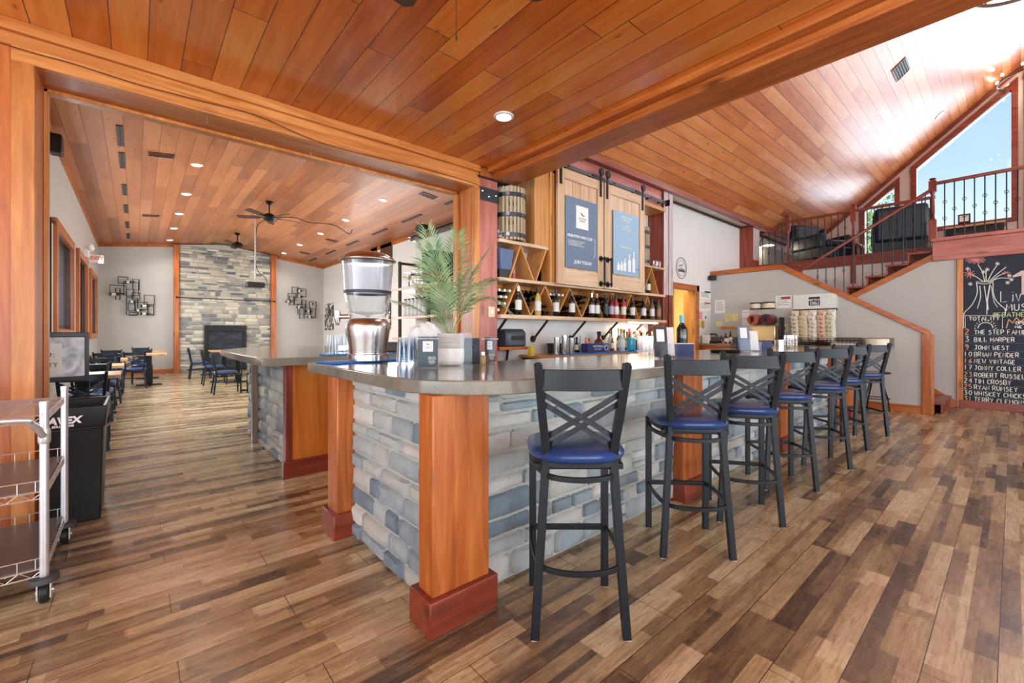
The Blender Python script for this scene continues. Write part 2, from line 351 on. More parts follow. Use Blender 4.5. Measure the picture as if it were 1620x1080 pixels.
# =========================================================== THE SETTING
YH, YW, ZC = 3.92, 4.2, 3.11                     # header face, back wall, flat ceiling
def sbox(name, mat, *b, bevel=0):
    m = MB()
    for q in b: m.box(*q)
    return struct(m.build(name, mat, bevel=bevel))
sbox('floor', floor_mat(), (-9, 16, -9, 18.5, -.12, 0))
CEIL_NEAR = planks('ceiling_planks', 1, 0, .18, 2.6, [(.22, (140, 60, 12)), (.42, (192, 94, 22)), (.6, (220, 124, 40)), (.8, (236, 156, 74))], (62, 22, 6), .006, .26, .45, vshift=10.02)
CEIL_DIN = planks('dining_ceiling_planks', 1, 0, .19, 3.2, [(.22, (124, 68, 42)), (.42, (154, 92, 54)), (.6, (174, 108, 64)), (.8, (190, 126, 82))], (74, 30, 20), .006, .42, .12, vshift=10)
CEIL_VAULT = planks('vault_planks', 0, 1, .1305, 2.9, [(.22, (142, 70, 30)), (.42, (184, 102, 50)), (.6, (210, 130, 70)), (.8, (226, 160, 104))], (70, 34, 18), .007, .34, .7, .26, vshift=10.02, bump=.5)
sbox('ceiling', CEIL_NEAR, (-9, 3.1, -9, YH+.1, ZC, ZC+.12))
# vault over the great room
RIDGE = -2.0
def zr(y): return 3.73+.85*(3.86-y) if y >= RIDGE else 3.73+.85*(3.86-(2*RIDGE-y))
for nm, y0, y1 in (('ceiling', 3.86, RIDGE), ('ceiling', -7.86, RIDGE)):
    m = MB(); m.prism([(y0, zr(y0)), (y1, zr(y1)), (y1, zr(y1)+.15), (y0, zr(y0)+.15)], 3.1, 15, 'X'); struct(m.build(nm, CEIL_VAULT))
m = MB(); m.prism([(3.9, 3.1), (3.9, zr(3.86)+.1), (RIDGE, zr(RIDGE)+.1), (-7.9, 3.8), (-7.9, 3.1)], 3.12, 3.3, 'X'); struct(m.build('wall_above_beam', WALL))
# dining room ceiling: two shallow slopes along Y
def zd(x): return 3.817+(x+.82)*.122 if x < 2.2 else 4.186-(x-2.2)*.128
m = MB()
for a, b in ((-1.1, 2.2), (2.2, 5.7)): m.prism([(a, zd(a)), (b, zd(b)), (b, zd(b)+.12), (a, zd(a)+.12)], 4.1, 17.4, 'Y')
struct(m.build('ceiling', CEIL_DIN))
# front wall with the wide opening to the dining room
sbox('wall_front', GREY, (-9, -.47, YH+.02, 4.24, 0, 4.3), (-.47, 2.84, YH+.02, 4.24, 2.88, 4.3), (2.84, 2.893, YH+.02, 4.24, 0, 4.3))
# back wall of bar and great room, with the doorway
sbox('wall_back', WALL, (2.9, 7.1, YW, YW+.12, 0, 4.3), (7.1, 7.62, YW, YW+.12, 0, 3.73), (7.62, 8.5, YW, YW+.12, 2.1, 3.73), (8.5, 14.6, YW, YW+.12, 0, 3.73), (7.1, 14.6, 3.84, YW+.12, 3.73, 3.85))
sbox('wall_kitchen', CREAM, (6.2, 11.5, 6.2, 6.3, 0, 3.2), (11.4, 11.5, 4.32, 6.2, 0, 3.2), (6.1, 6.2, 4.32, 6.3, 0, 3.2), (6.1, 11.5, 4.32, 6.3, 2.9, 3.0))
lamp('kitchen_light', 'AREA', (8.6, 5.2, 2.85), 100, (1, .9, .7), 1.5)
# dining room walls
XL, XR, YE = -.82, 5.4, 17.2
WINS = [(8.25, 10.15, 1.3, 2.62), (11.2, 12.9, 0.05, 2.66), (14.1, 15.9, 1.24, 2.62)]
m = MB(); y = 4.24
for a, b, z0, z1 in WINS:
    m.box(XL-.13, XL, y, a, 0, 4.2); m.box(XL-.13, XL, a, b, 0, z0); m.box(XL-.13, XL, a, b, z1, 4.2); y = b
m.box(XL-.13, XL, y, YE+.2, 0, 4.2); struct(m.build('wall_left', GREY))
sbox('wall_right', WALL, (XR, XR+.2, 4.3, YE+.2, 0, 4.2))
sbox('wall_far', GREY, (XL, XR, YE, YE+.2, 0, 4.4))
sbox('wall_partition', plain('pale_green_wall', (214, 216, 200), .75, scale=3, var=.02), (3.26, 3.38, 4.3, 6.04, 0, 2.66))
m = MB(); m.box(3.2, 3.44, 4.3, 6.1, 2.66, 2.72); m.box(3.16, 3.48, 4.3, 6.14, 2.72, 2.75); struct(m.build('trim_partition', W('walnut', 'Y'), bevel=.01))
# left wall windows and door
for i, (a, b, z0, z1) in enumerate(WINS):
    nm = 'door_1' if i == 1 else 'window_%d' % (1 if i == 0 else 2)
    m = MB(); t = .13
    for q in ((a-t, a, z0-(0 if i == 1 else t), z1+t), (b, b+t, z0-(0 if i == 1 else t), z1+t), (a, b, z1, z1+t))+(() if i == 1 else ((a, b, z0-t, z0),)): m.box(XL, XL+.05, *q)
    fr = struct(m.build(nm, W('orange', 'Z'), bevel=.008)); fr['label'] = 'orange wood cased %s in the left dining wall' % ('glazed door' if i == 1 else 'window')
    m = MB(); d = .012
    for q in ((a, a+d, z0, z1), (b-d, b, z0, z1), (a, b, z1-d, z1), (a, b, z0, z0+d)): m.box(XL-.07, XL, *q)
    m.build('frame', W('walnut', 'Z'), fr)
    m = MB(); s_ = .09 if i == 1 else .05
    for q in ((a+d, a+d+s_, z0, z1), (b-d-s_, b-d, z0, z1), (a, b, z1-s_, z1-d), (a, b, z0+d, z0+s_*1.2)): m.box(XL-.07, XL-.05, *q)
    if i == 1: m.box(XL-.07, XL-.05, (a+b)/2-.09, (a+b)/2+.09, z0, z1)
    m.build('sash', BLK if i == 1 else W('walnut', 'Z'), fr, bevel=.004)
    m = MB(); m.box(XL-.062, XL-.058, a+.05, b-.05, z0+.05, z1-.05); m.build('pane', WINDOWG, fr)
# header, casings, jambs of the opening
m = MB(); m.box(-9, 2.89, YH-.05, YH+.02, 3.04, ZC); struct(m.build('trim_1', W('trim', 'X'), bevel=.004))
m = MB(); m.box(-9, 2.89, YH-.02, YH+.02, 2.965, 3.04); struct(m.build('trim_2', W('trim', 'X'), bevel=.004))
m = MB(); m.box(-.56, 2.89, YH-.035, YH+.02, 2.87, 2.967); struct(m.build('trim_3', W('trim', 'X'), bevel=.003))
m = MB(); m.box(-.56, -.463, YH-.036, YH+.02, 0, 2.87); struct(m.build('trim_4', W('trim', 'Z'), bevel=.003))
m = MB(); m.box(2.82, 2.892, YH-.036, YH+.02, 0, 2.87); struct(m.build('trim_5', W('trim', 'Z'), bevel=.003))
m = MB()
for k in range(12): m.box(-.56-.175*(k+1), -.562-.175*k, YH-.012, YH+.02, 0, 2.965)
struct(m.build('trim_6', W('orange', 'Z'), bevel=.002))
m = MB(); m.box(-.49, -.463, YH+.02, 4.27, 0, 2.9); m.box(2.82, 2.85, YH+.02, 4.27, 0, 2.9); struct(m.build('trim_7', W('orange', 'Z')))
m = MB(); m.box(-.49, 2.85, YH+.02, 4.25, 2.87, 2.9); struct(m.build('trim_8', W('orange', 'X')))
m = MB(); m.box(-.463, -.44, 4.19, 4.27, 0, 2.87); m.box(2.79, 2.82, 4.19, 4.27, 0, 2.87); m.box(-.463, 2.82, 4.19, 4.27, 2.845, 2.87); m.box(-.56, -.46, 4.25, 4.28, 0, 2.95); struct(m.build('trim_9', W('trim', 'Z'), bevel=.003))
# near beam
m = MB(); m.box(3.09, 3.41, -6, YH-.03, 2.996, ZC+.02); struct(m.build('trim_beam', W('orange', 'Y'), bevel=.01))
m = MB(); m.box(3.0, 3.09, -6, YH-.03, 3.06, ZC+.01); struct(m.build('trim_10', W('orange', 'Y'), bevel=.006))
# ledger trim along the vault's low edge
m = MB(); m.box(3.1, 14.6, 3.83, 3.9, 3.66, 3.75); struct(m.build('trim_11', W('red', 'X'), bevel=.006))
m = MB(); m.box(7.1, 14.6, YW-.03, YW, 3.69, 3.73); struct(m.build('trim_12', W('walnut', 'X'), bevel=.003))
m = MB(); m.box(3.155, 6.79, 3.93, 4.1, 3.36, 3.72); struct(m.build('trim_13', W('pink', 'X'), bevel=.01))
# dining ceiling trims
m = MB()
for a, b in ((XL, 2.2), (2.2, XR)): m.prism([(a, zd(a)-.09), (b, zd(b)-.09), (b, zd(b)+.02), (a, zd(a)+.02)], YE-.03, YE, 'Y')
m.box(XL, XL+.03, 4.27, YE, zd(XL)-.09, zd(XL)+.02); m.box(XR-.03, XR, 4.3, YE, zd(XR)-.09, zd(XR)+.03); struct(m.build('trim_14', W('orange', 'Y')))
# baseboards
m = MB(); m.box(XL, 1.0, YE-.025, YE, 0, .13); m.box(3.7, XR, YE-.025, YE, 0, .13); struct(m.build('baseboard_far', W('orange', 'X')))
m = MB(); m.box(XL, XL+.025, 4.28, 11.05, 0, .13); m.box(XL, XL+.025, 13.05, YE, 0, .13); struct(m.build('baseboard_left', W('orange', 'Y')))
# timber posts on the bar wall line
def post(x0, x1, k, label, z0, z1, front):
    t = thing('timber_post', label, 'post', ((x0+x1)/2, 4.05, z0)); hw = (x1-x0)/2
    m = MB(); m.box(-hw, hw, -.15, .148, 0, z1-z0); m.build('shaft', k, t, bevel=.006)
    return t
p1 = post(2.895, 3.155, W('pink', 'Z'), 'rough red timber post with a black steel bracket beside the opening', 0, 2.99, 1)
m = MB(); m.box(-.135, .14, -.156, -.15, 2.74, 2.89); m.box(-.14, -.135, -.156, .1, 2.74, 2.89); m.box(-.16, .3, -.18, .1, 2.99, 3.0); m.box(.132, .142, -.156, .1, 2.74, 2.89); m.build('steel_bracket', plain('bracket_steel', (66, 72, 78), .35, .8), p1)
for x, z in ((-.09, 2.845), (0, 2.795), (.1, 2.825)):
    m = MB(); m.ball((x, -.158, z), .012, 8, (1, .5, 1)); m.build('bolt', CHROME, p1)
m = MB(); m.box(-.12, .1, -.15, .08, 3.0, 3.105); m.build('bearing_block', W('orange', 'Z'), p1, bevel=.004)
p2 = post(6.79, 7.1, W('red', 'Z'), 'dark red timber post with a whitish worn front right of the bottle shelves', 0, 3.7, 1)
m = MB(); m.box(-.15, .15, -.158, -.15, 1.9, 3.7); m.build('worn_front', W('white', 'Z'), p2, bevel=.003); m = MB(); m.box(-.008, .006, -.16, -.15, .9, 3.7); m.build('crack', INK, p2)  # whitish skin: window light painted on the upper front
p3 = post(10.68, 11.04, W('red', 'Z'), 'dark red timber post with a whitish front at the stair landing', 1.63, 3.7, 1)
m = MB(); m.box(-.18, .18, -.158, -.15, 1.3, 2.07); m.build('worn_front', W('white', 'Z'), p3, bevel=.003)  # window light painted on the landing post's front as well
# doorway casing
m = MB(); m.box(8.43, 8.5, YW-.035, YW+.2, 0, 2.1); m.box(7.55, 7.62, YW-.035, YW+.2, 0, 2.1); struct(m.build('trim_15', W('honey', 'Z'), bevel=.003))
m = MB(); m.box(8.5, 8.6, YW-.05, YW, 0, 2.2); m.box(7.45, 8.6, YW-.05, YW, 2.08, 2.2); struct(m.build('trim_16', W('orange', 'X'), bevel=.004))
m = MB(); m.box(7.62, 9.6, 6.17, 6.2, 2.2, 2.45); struct(m.build('trim_17', W('walnut', 'X')))

# ------------------------------------------------ half wall, stairs, loft
A, B, LZ = 9.2, 10.58, 2.88
m = MB(); m.prism([(.88, 0), (YW, 0), (YW, 2.46), (2.88, 2.46), (.88, 1.22)], A, A+.12, 'X'); struct(m.build('wall_stair', GREY))
cap = MB(); cap.prism([(YW, 2.45), (2.876, 2.45), (.84, 1.2), (.84, 1.275), (2.86, 2.545), (YW, 2.545)], A-.035, A+.155, 'X'); struct(cap.build('trim_18', W('orange', 'Y'), bevel=.006))
m = MB(); m.box(A-.03, A+.15, .82, .93, 0, 1.24); struct(m.build('trim_19', W('orange', 'Z'), bevel=.006))
m = MB(); m.box(A-.015, A+.135, .8, .825, 0, 1.22); struct(m.build('trim_20', W('trim', 'Z'), bevel=.003))
m = MB(); m.box(A-.02, A, .93, YW, 0, .12); struct(m.build('baseboard_stair', W('orange', 'Y')))
m = MB(); m.prism([(-5, 0), (YW, 0), (YW, 1.45), (2.95, 1.45), (1.0, 2.5), (-5, 2.5)], B, B+.12, 'X'); struct(m.build('wall_loft', GREY))
m = MB(); m.prism([(3.0, 1.38), (3.0, 1.5), (.95, 2.62), (.8, 2.62), (.8, 2.5), (.98, 2.5)], B-.03, B+.14, 'X'); struct(m.build('trim_21', W('orange', 'Y'), bevel=.004))
m = MB(); m.prism([(.6, 0), (.6, .07), (3.0, 1.72), (3.0, 1.42), (1.0, 0)], B-.025, B, 'X'); struct(m.build('trim_22', W('orange', 'Y')))
m = MB(); m.box(B-.04, B, -5, .6, 0, .12); struct(m.build('baseboard_loft', W('red', 'Y'), bevel=.004))
# flights of stairs: red treads and risers
def flight(name, x0, x1, y0, z0, run, n, sgn, label):
    t = struct(thing(name, label, 'stairs')); t['kind'] = 'structure'
    for i in range(n):
        ya, yb = y0+sgn*run*i, y0+sgn*run*(i+1); z = z0+.18*(i+1)
        m = MB(); m.box(x0, x1, min(ya, yb)-(.03 if sgn > 0 else 0), max(ya, yb)+(.03 if sgn < 0 else 0), z-.04, z); m.build('tread', W('red', 'X'), t, bevel=.008)
        m = MB(); m.box(x0+.01, x1-.01, ya-.012, ya+.012, z-.18, z-.04); m.build('riser', W('red', 'X'), t)
    return t
flight('trim_stair_lower', A+.16, B-.03, .72, 0, .28, 8, 1, 'lower flight of red stairs behind the half wall')
flight('trim_stair_upper', B+.0, 11.58, 2.71, 1.62, .293, 6, -1, 'upper flight of red stairs rising to the loft')
sbox('floor_landing', W('red', 'X'), (A+.12, 11.6, 2.71, YW, 1.5, 1.62))
sbox('floor_loft', W('red', 'X'), (11.6, 14.6, -5, YW, 2.72, LZ), (B+.12, 11.6, -5, .95, 2.72, LZ))
sbox('wall_loft_back', WALL, (11.6, 11.72, .95, YW, 0, 2.7))
m = MB(); m.box(11.57, 11.6, .95, YW, 2.69, LZ+.02); m.box(11.55, 11.6, .95, YW, LZ, LZ+.03); struct(m.build('trim_23', W('red', 'Y'), bevel=.004))
m = MB(); m.box(B-.05, B+.12, -5, .93, 2.5, 2.84); struct(m.build('trim_24', W('pink', 'Y'), bevel=.008))
m = MB(); m.box(B-.07, B+.14, -5, .95, 2.84, 2.9); struct(m.build('trim_25', W('pink', 'Y'), bevel=.008))
# gable wall with its windows
G = 14.6
def zt(y): return zr(y)-.37
gw = [(1.98, 2.58, 3.3), (.03, 1.57, 3.8), (-3.75, -.25, 3.1), (-5.57, -4.03, 3.1)]
m = MB(); y = 4.32
def gpoly(a, b, f0, f1): m.prism([(a, f0(a)), (b, f0(b)), (b, f1(b)), (a, f1(a))], G, G+.2, 'X')
cuts = [4.32]
for a, b, z0 in gw:
    ys = [b, a]
    if a < RIDGE < b: parts = [(b, RIDGE), (RIDGE, a)]
    else: parts = [(b, a)]
    gpoly(y, b, lambda q: 0, zr)
    for p, q in parts:
        gpoly(p, q, lambda _: 0, lambda _: z0); gpoly(p, q, zt, zr)
    y = a
gpoly(y, -7.9, lambda q: 0, zr); struct(m.build('wall_gable', plain('loft_wall_paint', (214, 200, 188), .75, scale=3, var=.02)))
WT = W('red', 'Y')
for i, (a, b, z0) in enumerate(gw):
    m = MB(); t = .1
    def fr(poly): m.prism(poly, G-.04, G+.1, 'X')
    fr([(a-t, z0-t), (a, z0-t), (a, zt(a)), (a-t, zt(a-t)+t*.3)]); fr([(b, z0-t), (b+t, z0-t), (b+t, zt(b+t)), (b, zt(b)+t*.3)]); fr([(a, z0-t), (b, z0-t), (b, z0), (a, z0)])
    pts = [a-t, RIDGE, b+t] if a < RIDGE < b else [a-t, b+t]
    for p, q in zip(pts, pts[1:]): fr([(p, zt(p)), (q, zt(q)), (q, zt(q)+t*1.5), (p, zt(p)+t*1.5)])
    f = struct(m.build('window_%d' % (i+3), WT, bevel=.006))
    m = MB()
    for p, q in ([(a, RIDGE), (RIDGE, b)] if a < RIDGE < b else [(a, b)]): m.prism([(p, z0), (q, z0), (q, zt(q)), (p, zt(p))], G+.05, G+.056, 'X')
    m.build('pane', WINDOWG, f)
m = MB(); m.prism([(3.86, zr(3.86)-.12), (RIDGE, zr(RIDGE)-.12), (RIDGE, zr(RIDGE)), (3.86, zr(3.86))], G-.03, G, 'X'); struct(m.build('trim_26', W('red', 'Y')))
m = MB(); m.box(11.72, G, YW-.012, YW, LZ, 3.45); m.box(11.72, G, YW-.03, YW, 3.45, 3.5); struct(m.build('trim_27', plain('grey_beadboard', (168, 166, 164), .6)))
# =========================================================== BAR COUNTERS
def wb(mb, name, mat, t, **k):
    """build in room coordinates under a thing (its empty unrotated)"""
    l = Vector((0, 0, 0)); p = t
    while p: l += p.location; p = p.parent
    return mb.build(name, mat, t, loc=-l, **k)
def stones(L, H, fn, seed, hs=(.085, .12, .16), ls=(.14, .38), gap=.015, d=.032):
    """rows of split ledge stones; fn(u, w, depth) -> point"""
    rg = random.Random(seed); st = MB(); w0 = 0
    cells = []
    while w0 < H-.02:
        h = rg.choice(hs)*rg.uniform(.9, 1.1)
        if H-w0-h < min(hs)*.6: h = H-w0
        h = min(h, H-w0); u = 0
        while u < L-.01:
            l = rg.uniform(*ls)
            if L-u-l < ls[0]*.6: l = L-u
            if h > .13 and rg.random() < .22:
                k = rg.uniform(.4, .6); cells += [(u, w0, l, h*k), (u, w0+h*k, l, h*(1-k))]
            else: cells.append((u, w0, l, h))
            u += l
        w0 += h
    for u, w_, l, h in cells:
        st.cur = rg.random()*.98+.01; dd = d*rg.uniform(.7, 1.25); S = (0, .05, .22, .5, .78, .95, 1); T = (0, .1, .5, .9, 1)
        nx, nz = len(S), len(T); vs = []
        for i, a in enumerate(S):
            for j, b in enumerate(T):
                ea = min(a, 1-a); eb = min(b, 1-b); edge = min(1, min(ea/.05, eb/.1))
                ia = gap/2+rg.uniform(-.003, .003); dep = 0 if edge == 0 else dd*(.8+rg.uniform(-.18, .18))
                if i in (1, nx-2) or j in (1, nz-2): dep *= .82
                uu = u+ia+(l-2*ia)*a; ww = w_+ia+(h-2*ia)*b
                if (i in (0, nx-1)) and (j in (0, nz-1)): uu += (.012 if i == 0 else -.012); ww += (.01 if j == 0 else -.01)
                vs.append(fn(uu, ww, dep))
        st.add(vs, [(i*nz+j, (i+1)*nz+j, (i+1)*nz+j+1, i*nz+j+1) for i in range(nx-1) for j in range(nz-1)])
    st.cur = 0; return st
def column(t, x0, x1, y0, y1, z1, name='corner_post', mat=None, base=.15):
    mat = mat or W('orange', 'Z')
    m = MB(); m.box(x0, x1, y0, y1, 0, z1); o = wb(m, name, mat, t, bevel=.006)
    m = MB(); e = .03
    m.box(x0-e, x1+e, y0-e, y1+e, 0, base)
    m.build('plinth', W('red', 'X'), o, bevel=.006); return o
ZT, TH = 1.05, .063
bar = thing('bar_counter', 'long stone-faced bar with a glossy grey concrete top where the bar stools stand', 'bar', (1.0, 1.6, 0))
# countertop: left leg and front leg with one round corner
rc = .5; cx, cy = .885+rc, 1.37+rc
poly = [(.885, 3.15)]+[(cx-rc*cos(a), cy-rc*sin(a)) for a in [R(q) for q in range(0, 91, 6)]]+[(8.35, 1.37), (8.35, 2.42), (1.72, 2.42), (1.72, 3.15)]
m = MB(); m.prism(poly, ZT-TH, ZT); wb(m, 'countertop', CONC, bar, bevel=.006)
# stone faces with mortar behind
m = MB(); m.box(1.03, 1.12, 1.69, 2.68, 0, ZT-TH); m.box(1.2, 8.2, 1.69, 1.8, 0, ZT-TH); wb(m, 'mortar_backing', MORTAR, bar)
st = stones(2.69-1.7, ZT-TH, lambda u, w, d: (1.03-d, 2.69-u, w), 3, hs=(.085, .115, .145), ls=(.11, .34)); wb(st, 'stone_face', BARSTONE, bar, smooth=60)
for i, (a, b, sd) in enumerate(((1.24, 3.07, 5), (3.36, 5.14, 8), (5.43, 7.2, 12), (7.49, 7.95, 15))):
    st = stones(b-a, ZT-TH, lambda u, w, d, a=a: (a+u, 1.69-d, w), sd, hs=(.085, .115, .145), ls=(.12, .36)); wb(st, 'stone_face', BARSTONE, bar, smooth=60)
column(bar, .93, 1.225, 1.575, 1.695, ZT-TH, 'corner_post')
for a in (3.07, 5.13, 7.2): column(bar, a, a+.3, 1.6, 1.72, ZT-TH, 'post')
column(bar, 7.95, 8.3, 1.58, 1.86, ZT-TH, 'end_post')
column(bar, .925, 1.08, 2.69, 2.86, ZT-TH, 'end_post')
m = MB(); m.box(8.2, 8.28, 1.86, 2.38, 0, ZT-TH); m.box(1.08, 1.66, 2.72, 2.84, 0, ZT-TH); wb(m, 'end_panel', W('orange', 'Z'), bar)
m = MB(); m.box(1.2, 8.2, 2.1, 2.14, .05, ZT-TH); m.box(1.6, 1.64, 2.1, 2.84, .05, ZT-TH); wb(m, 'inner_panel', W('walnut', 'Z'), bar)
# second counter in the dining room
bar2 = thing('bar_counter', 'second stone-sided counter with an orange wood end panel beyond the header', 'bar', (1.0, 4.1, 0))
m = MB(); m.prism([(.74, 3.83), (2.75, 3.83), (2.75, 6.95), (1.15, 6.95), (.8, 6.3), (.74, 6.0)], ZT-.065, ZT); wb(m, 'countertop', CONC, bar2, bevel=.006)
wb(MB().box(.976, 1.03, 4.105, 4.2, .14, ZT-.065), 'corner_post', W('red', 'Z'), bar2, bevel=.004)
m = MB(); m.box(1.03, 1.36, 4.11, 4.15, .1, ZT-.065); m.box(1.39, 2.6, 4.12, 4.16, .1, ZT-.065); wb(m, 'end_panel', wood('amber_veneer', (170, 86, 24), (206, 120, 44), (226, 150, 76), axis='Z', knots=False, streak=.6), bar2, bevel=.002)
m = MB(); m.box(.95, 2.6, 4.075, 4.13, 0, .145); wb(m, 'plinth', W('red', 'X'), bar2, bevel=.005)
m = MB(); m.prism([(1.07, 4.2), (2.6, 4.2), (2.6, 6.6), (1.3, 6.6), (1.07, 6.2)], 0, ZT-.065); wb(m, 'mortar_backing', MORTAR, bar2)
st = stones(1.42, ZT-.065, lambda u, w, d: (1.07-d, 5.64-u, w), 21, hs=(.07, .1, .13), ls=(.1, .3)); wb(st, 'stone_face', BARSTONE, bar2, smooth=60)
st = stones(.46, ZT-.065, lambda u, w, d: (1.07-d, 6.22-u, w), 22, hs=(.07, .1, .13), ls=(.1, .25)); wb(st, 'stone_face', BARSTONE, bar2, smooth=60)
st = stones(.46, ZT-.065, lambda u, w, d: (1.07-d*.9+u*.5, 6.22+u*.87, w), 23, hs=(.07, .1, .13), ls=(.1, .25)); wb(st, 'stone_face', BARSTONE, bar2, smooth=60)
m = MB(); m.box(1.0, 1.06, 5.65, 5.75, 0, ZT-.065); wb(m, 'trim_board', W('grey', 'Z'), bar2, bevel=.003)

# =========================================================== BAR STOOLS AND CHAIRS
def xback(t, zs, zt, hw_s, hw_t, ys, yt, hw_f, yf, hf, zf, metal, seat_r, seat_z, seatm, rail_h, rings, sq):
    """cross-back seat: rear posts bend at the seat, curved top rail, two double crossing slats"""
    for sx in (-1, 1):
        pts = bez([(sx*hw_f, yf, 0), (sx*(hw_s+hw_f*.02), ys+.005, zs-.1), (sx*hw_s, ys, zs+.03), (sx*(hw_s+hw_t)/2, (ys+yt)/2+.004, (zs+zt)/2), (sx*hw_t, yt, zt)], 5)
        m = MB(); m.sweep(pts, RP(sq, sq), up=(0, 1, 0)); m.ball((sx*hw_t, yt, zt), sq*.52, 8, (1, 1, .5)); m.build('rear_leg', metal, t, bevel=.003)
        m = MB(); m.box(sx*hf-sq/2, sx*hf+sq/2, -yf-sq/2+zf, -yf+sq/2+zf, 0, seat_z-.06); m.build('front_leg', metal, t, bevel=.003)
        m = MB()
        for px, py in ((sx*hw_f, yf), (sx*hf, -yf+zf)): m.box(px-sq*.45, px+sq*.45, py-sq*.45, py+sq*.45, -.001, .006)
        m.build('foot_glide', WHITE, t)
    m = MB(); bow = .035
    pts = [(x*(hw_t-.005), yt+.012-bow*(1-x*x), 0) for x in [i/8-1 for i in range(17)]]
    m.sweep([(a, b, zt-.02-rail_h/2) for a, b, c in pts], RP(.008, rail_h)); m.build('top_rail', metal, t, bevel=.002)
    zb, za = zs+.075, zt-rail_h-.035
    for sx in (-1, 1):
        for dz in (0, -.04):
            m = MB(); n = 8; P = []
            for i in range(n+1):
                u = i/n; z = za+dz+(zb-za)*u; fr = (z-zs)/(zt-zs); hw = hw_s+(hw_t-hw_s)*fr-.004; P.append((sx*hw*(1-2*u), ys+(yt-ys)*fr+.012-.03*(1-(1-2*u)**2)+(.004 if sx > 0 else 0), z))
            m.sweep(P, RP(.006, .022)); m.build('back_slat', metal, t)
    # seat
    w, dp = seat_r
    def ol(k, e): return [((w*(.5 if abs(cos(a)) >= 0 else 0)*(1-.1*(-sin(a)+1)/2*1)*e)*math.copysign(abs(cos(a))**.62, cos(a)), dp/2*e*math.copysign(abs(sin(a))**.62, sin(a))) for a in [2*pi*i/36 for i in range(36)]]
    m = MB(); n = 36; vs = []; lay = [(.94, 0), (1.0, .012), (1.01, .026), (.97, .04), (.85, .05), (.5, .056)]
    for e_, z in lay: vs += [(x, y, seat_z-.056+z) for x, y in ol(0, e_)]
    fs = [(k*n+i, k*n+(i+1) % n, (k+1)*n+(i+1) % n, (k+1)*n+i) for k in range(len(lay)-1) for i in range(n)]+[tuple(range(n))[::-1], tuple((len(lay)-1)*n+i for i in range(n))]
    m.add(vs, fs); m.build('seat', seatm, t, smooth=40)
    m = MB(); m.prism(ol(0, .95), seat_z-.078, seat_z-.056); m.box(-w*.42, w*.42, yf*.8, yf*.8+.03, seat_z-.095, seat_z-.07); m.box(-w*.42, w*.42, -yf+zf-.03, -yf+zf, seat_z-.1, seat_z-.07); m.build('seat_frame', metal, t, bevel=.003)
    for z, k in rings:
        def rx(zz): return hw_f+(hw_s-hw_f)*min(1, zz/(zs-.1))
        m = MB(); yr = yf+(ys-yf)*z/zs; x0 = rx(z); yf2 = -yf+zf
        pts = bez([(-hf, yf2, z), (-hf-.012, yf2*.3, z), (-x0-.008, yr*.75, z), (-x0*.75, yr-.03, z), (0, yr-.06, z), (x0*.75, yr-.03, z), (x0+.008, yr*.75, z), (hf+.012, yf2*.3, z), (hf, yf2, z)], 5)
        m.sweep(pts, RP(.014, .022)); m.build('foot_ring' if k else 'seat_ring', metal, t, bevel=.002)
        if k: m = MB(); m.box(-hf, hf, yf2-.012, yf2+.012, z-.012, z+.012); m.build('front_footrest', metal, t, bevel=.002)
def make_stool(label):
    t = thing('bar_stool', label, 'stool', group='cross back bar stools along the bar')
    xback(t, .74, 1.125, .142, .178, -.165, -.235, .188, -.19, .178, 0, STOOLM, (.44, .42), .775, BLUE, .085, ((.66, 0), (.29, 1)), .034); return t
G1 = 'cross back bar stools along the bar'
SL = ['nearest blue-seated cross-back bar stool, standing right of the big corner post', 'second blue-seated bar stool counted from the corner post, in front of the second red post',
      'third blue-seated bar stool from the corner post, turned slightly toward the stairs', 'fourth bar stool from the corner post, the middle one of the seven',
      'fifth bar stool from the corner post, third from the stair end', 'sixth bar stool from the corner post, next to last toward the stairs', 'seventh and farthest blue-seated cross-back bar stool, nearest the half wall']
SP = [(1.4995, 1.302, 40.8), (2.49, 1.28, 45), (3.195, 1.237, 54), (4.07, 1.28, 48), (5.0, 1.24, 56), (5.87, 1.28, 45), (6.87, 1.26, 46)]
st0 = make_stool(SL[0]); st0.location = (SP[0][0], SP[0][1], 0); st0.rotation_euler = (0, 0, -R(SP[0][2]))
for (x, y, a), lb in list(zip(SP, SL))[1:]: copy_tree(st0, (x, y, 0), -R(a), lb)
# small backless stool by the half wall
t = thing('backless_stool', 'small round backless stool with thin black bent legs by the half wall', 'stool', (8.86, 1.42, 0))
m = MB(); m.lathe([(0, .61), (.17, .61), (.18, .622), (.17, .635), (0, .64)], n=20); m.build('seat', BLKP, t, smooth=40)
for k in range(4):
    a = R(45+90*k); m = MB(); c_, s_ = cos(a), sin(a)
    m.tube(bez([(c_*.08, s_*.08, .61), (c_*.1, s_*.1, .45), (c_*.17, s_*.17, .2), (c_*.2, s_*.2, 0)], 5), .011); m.build('leg', BLK, t, smooth=40)
m = MB(); m.tube([(.165*cos(2*pi*i/16), .165*sin(2*pi*i/16), .22) for i in range(16)], .007, closed=True); m.build('foot_ring', BLK, t, smooth=40)

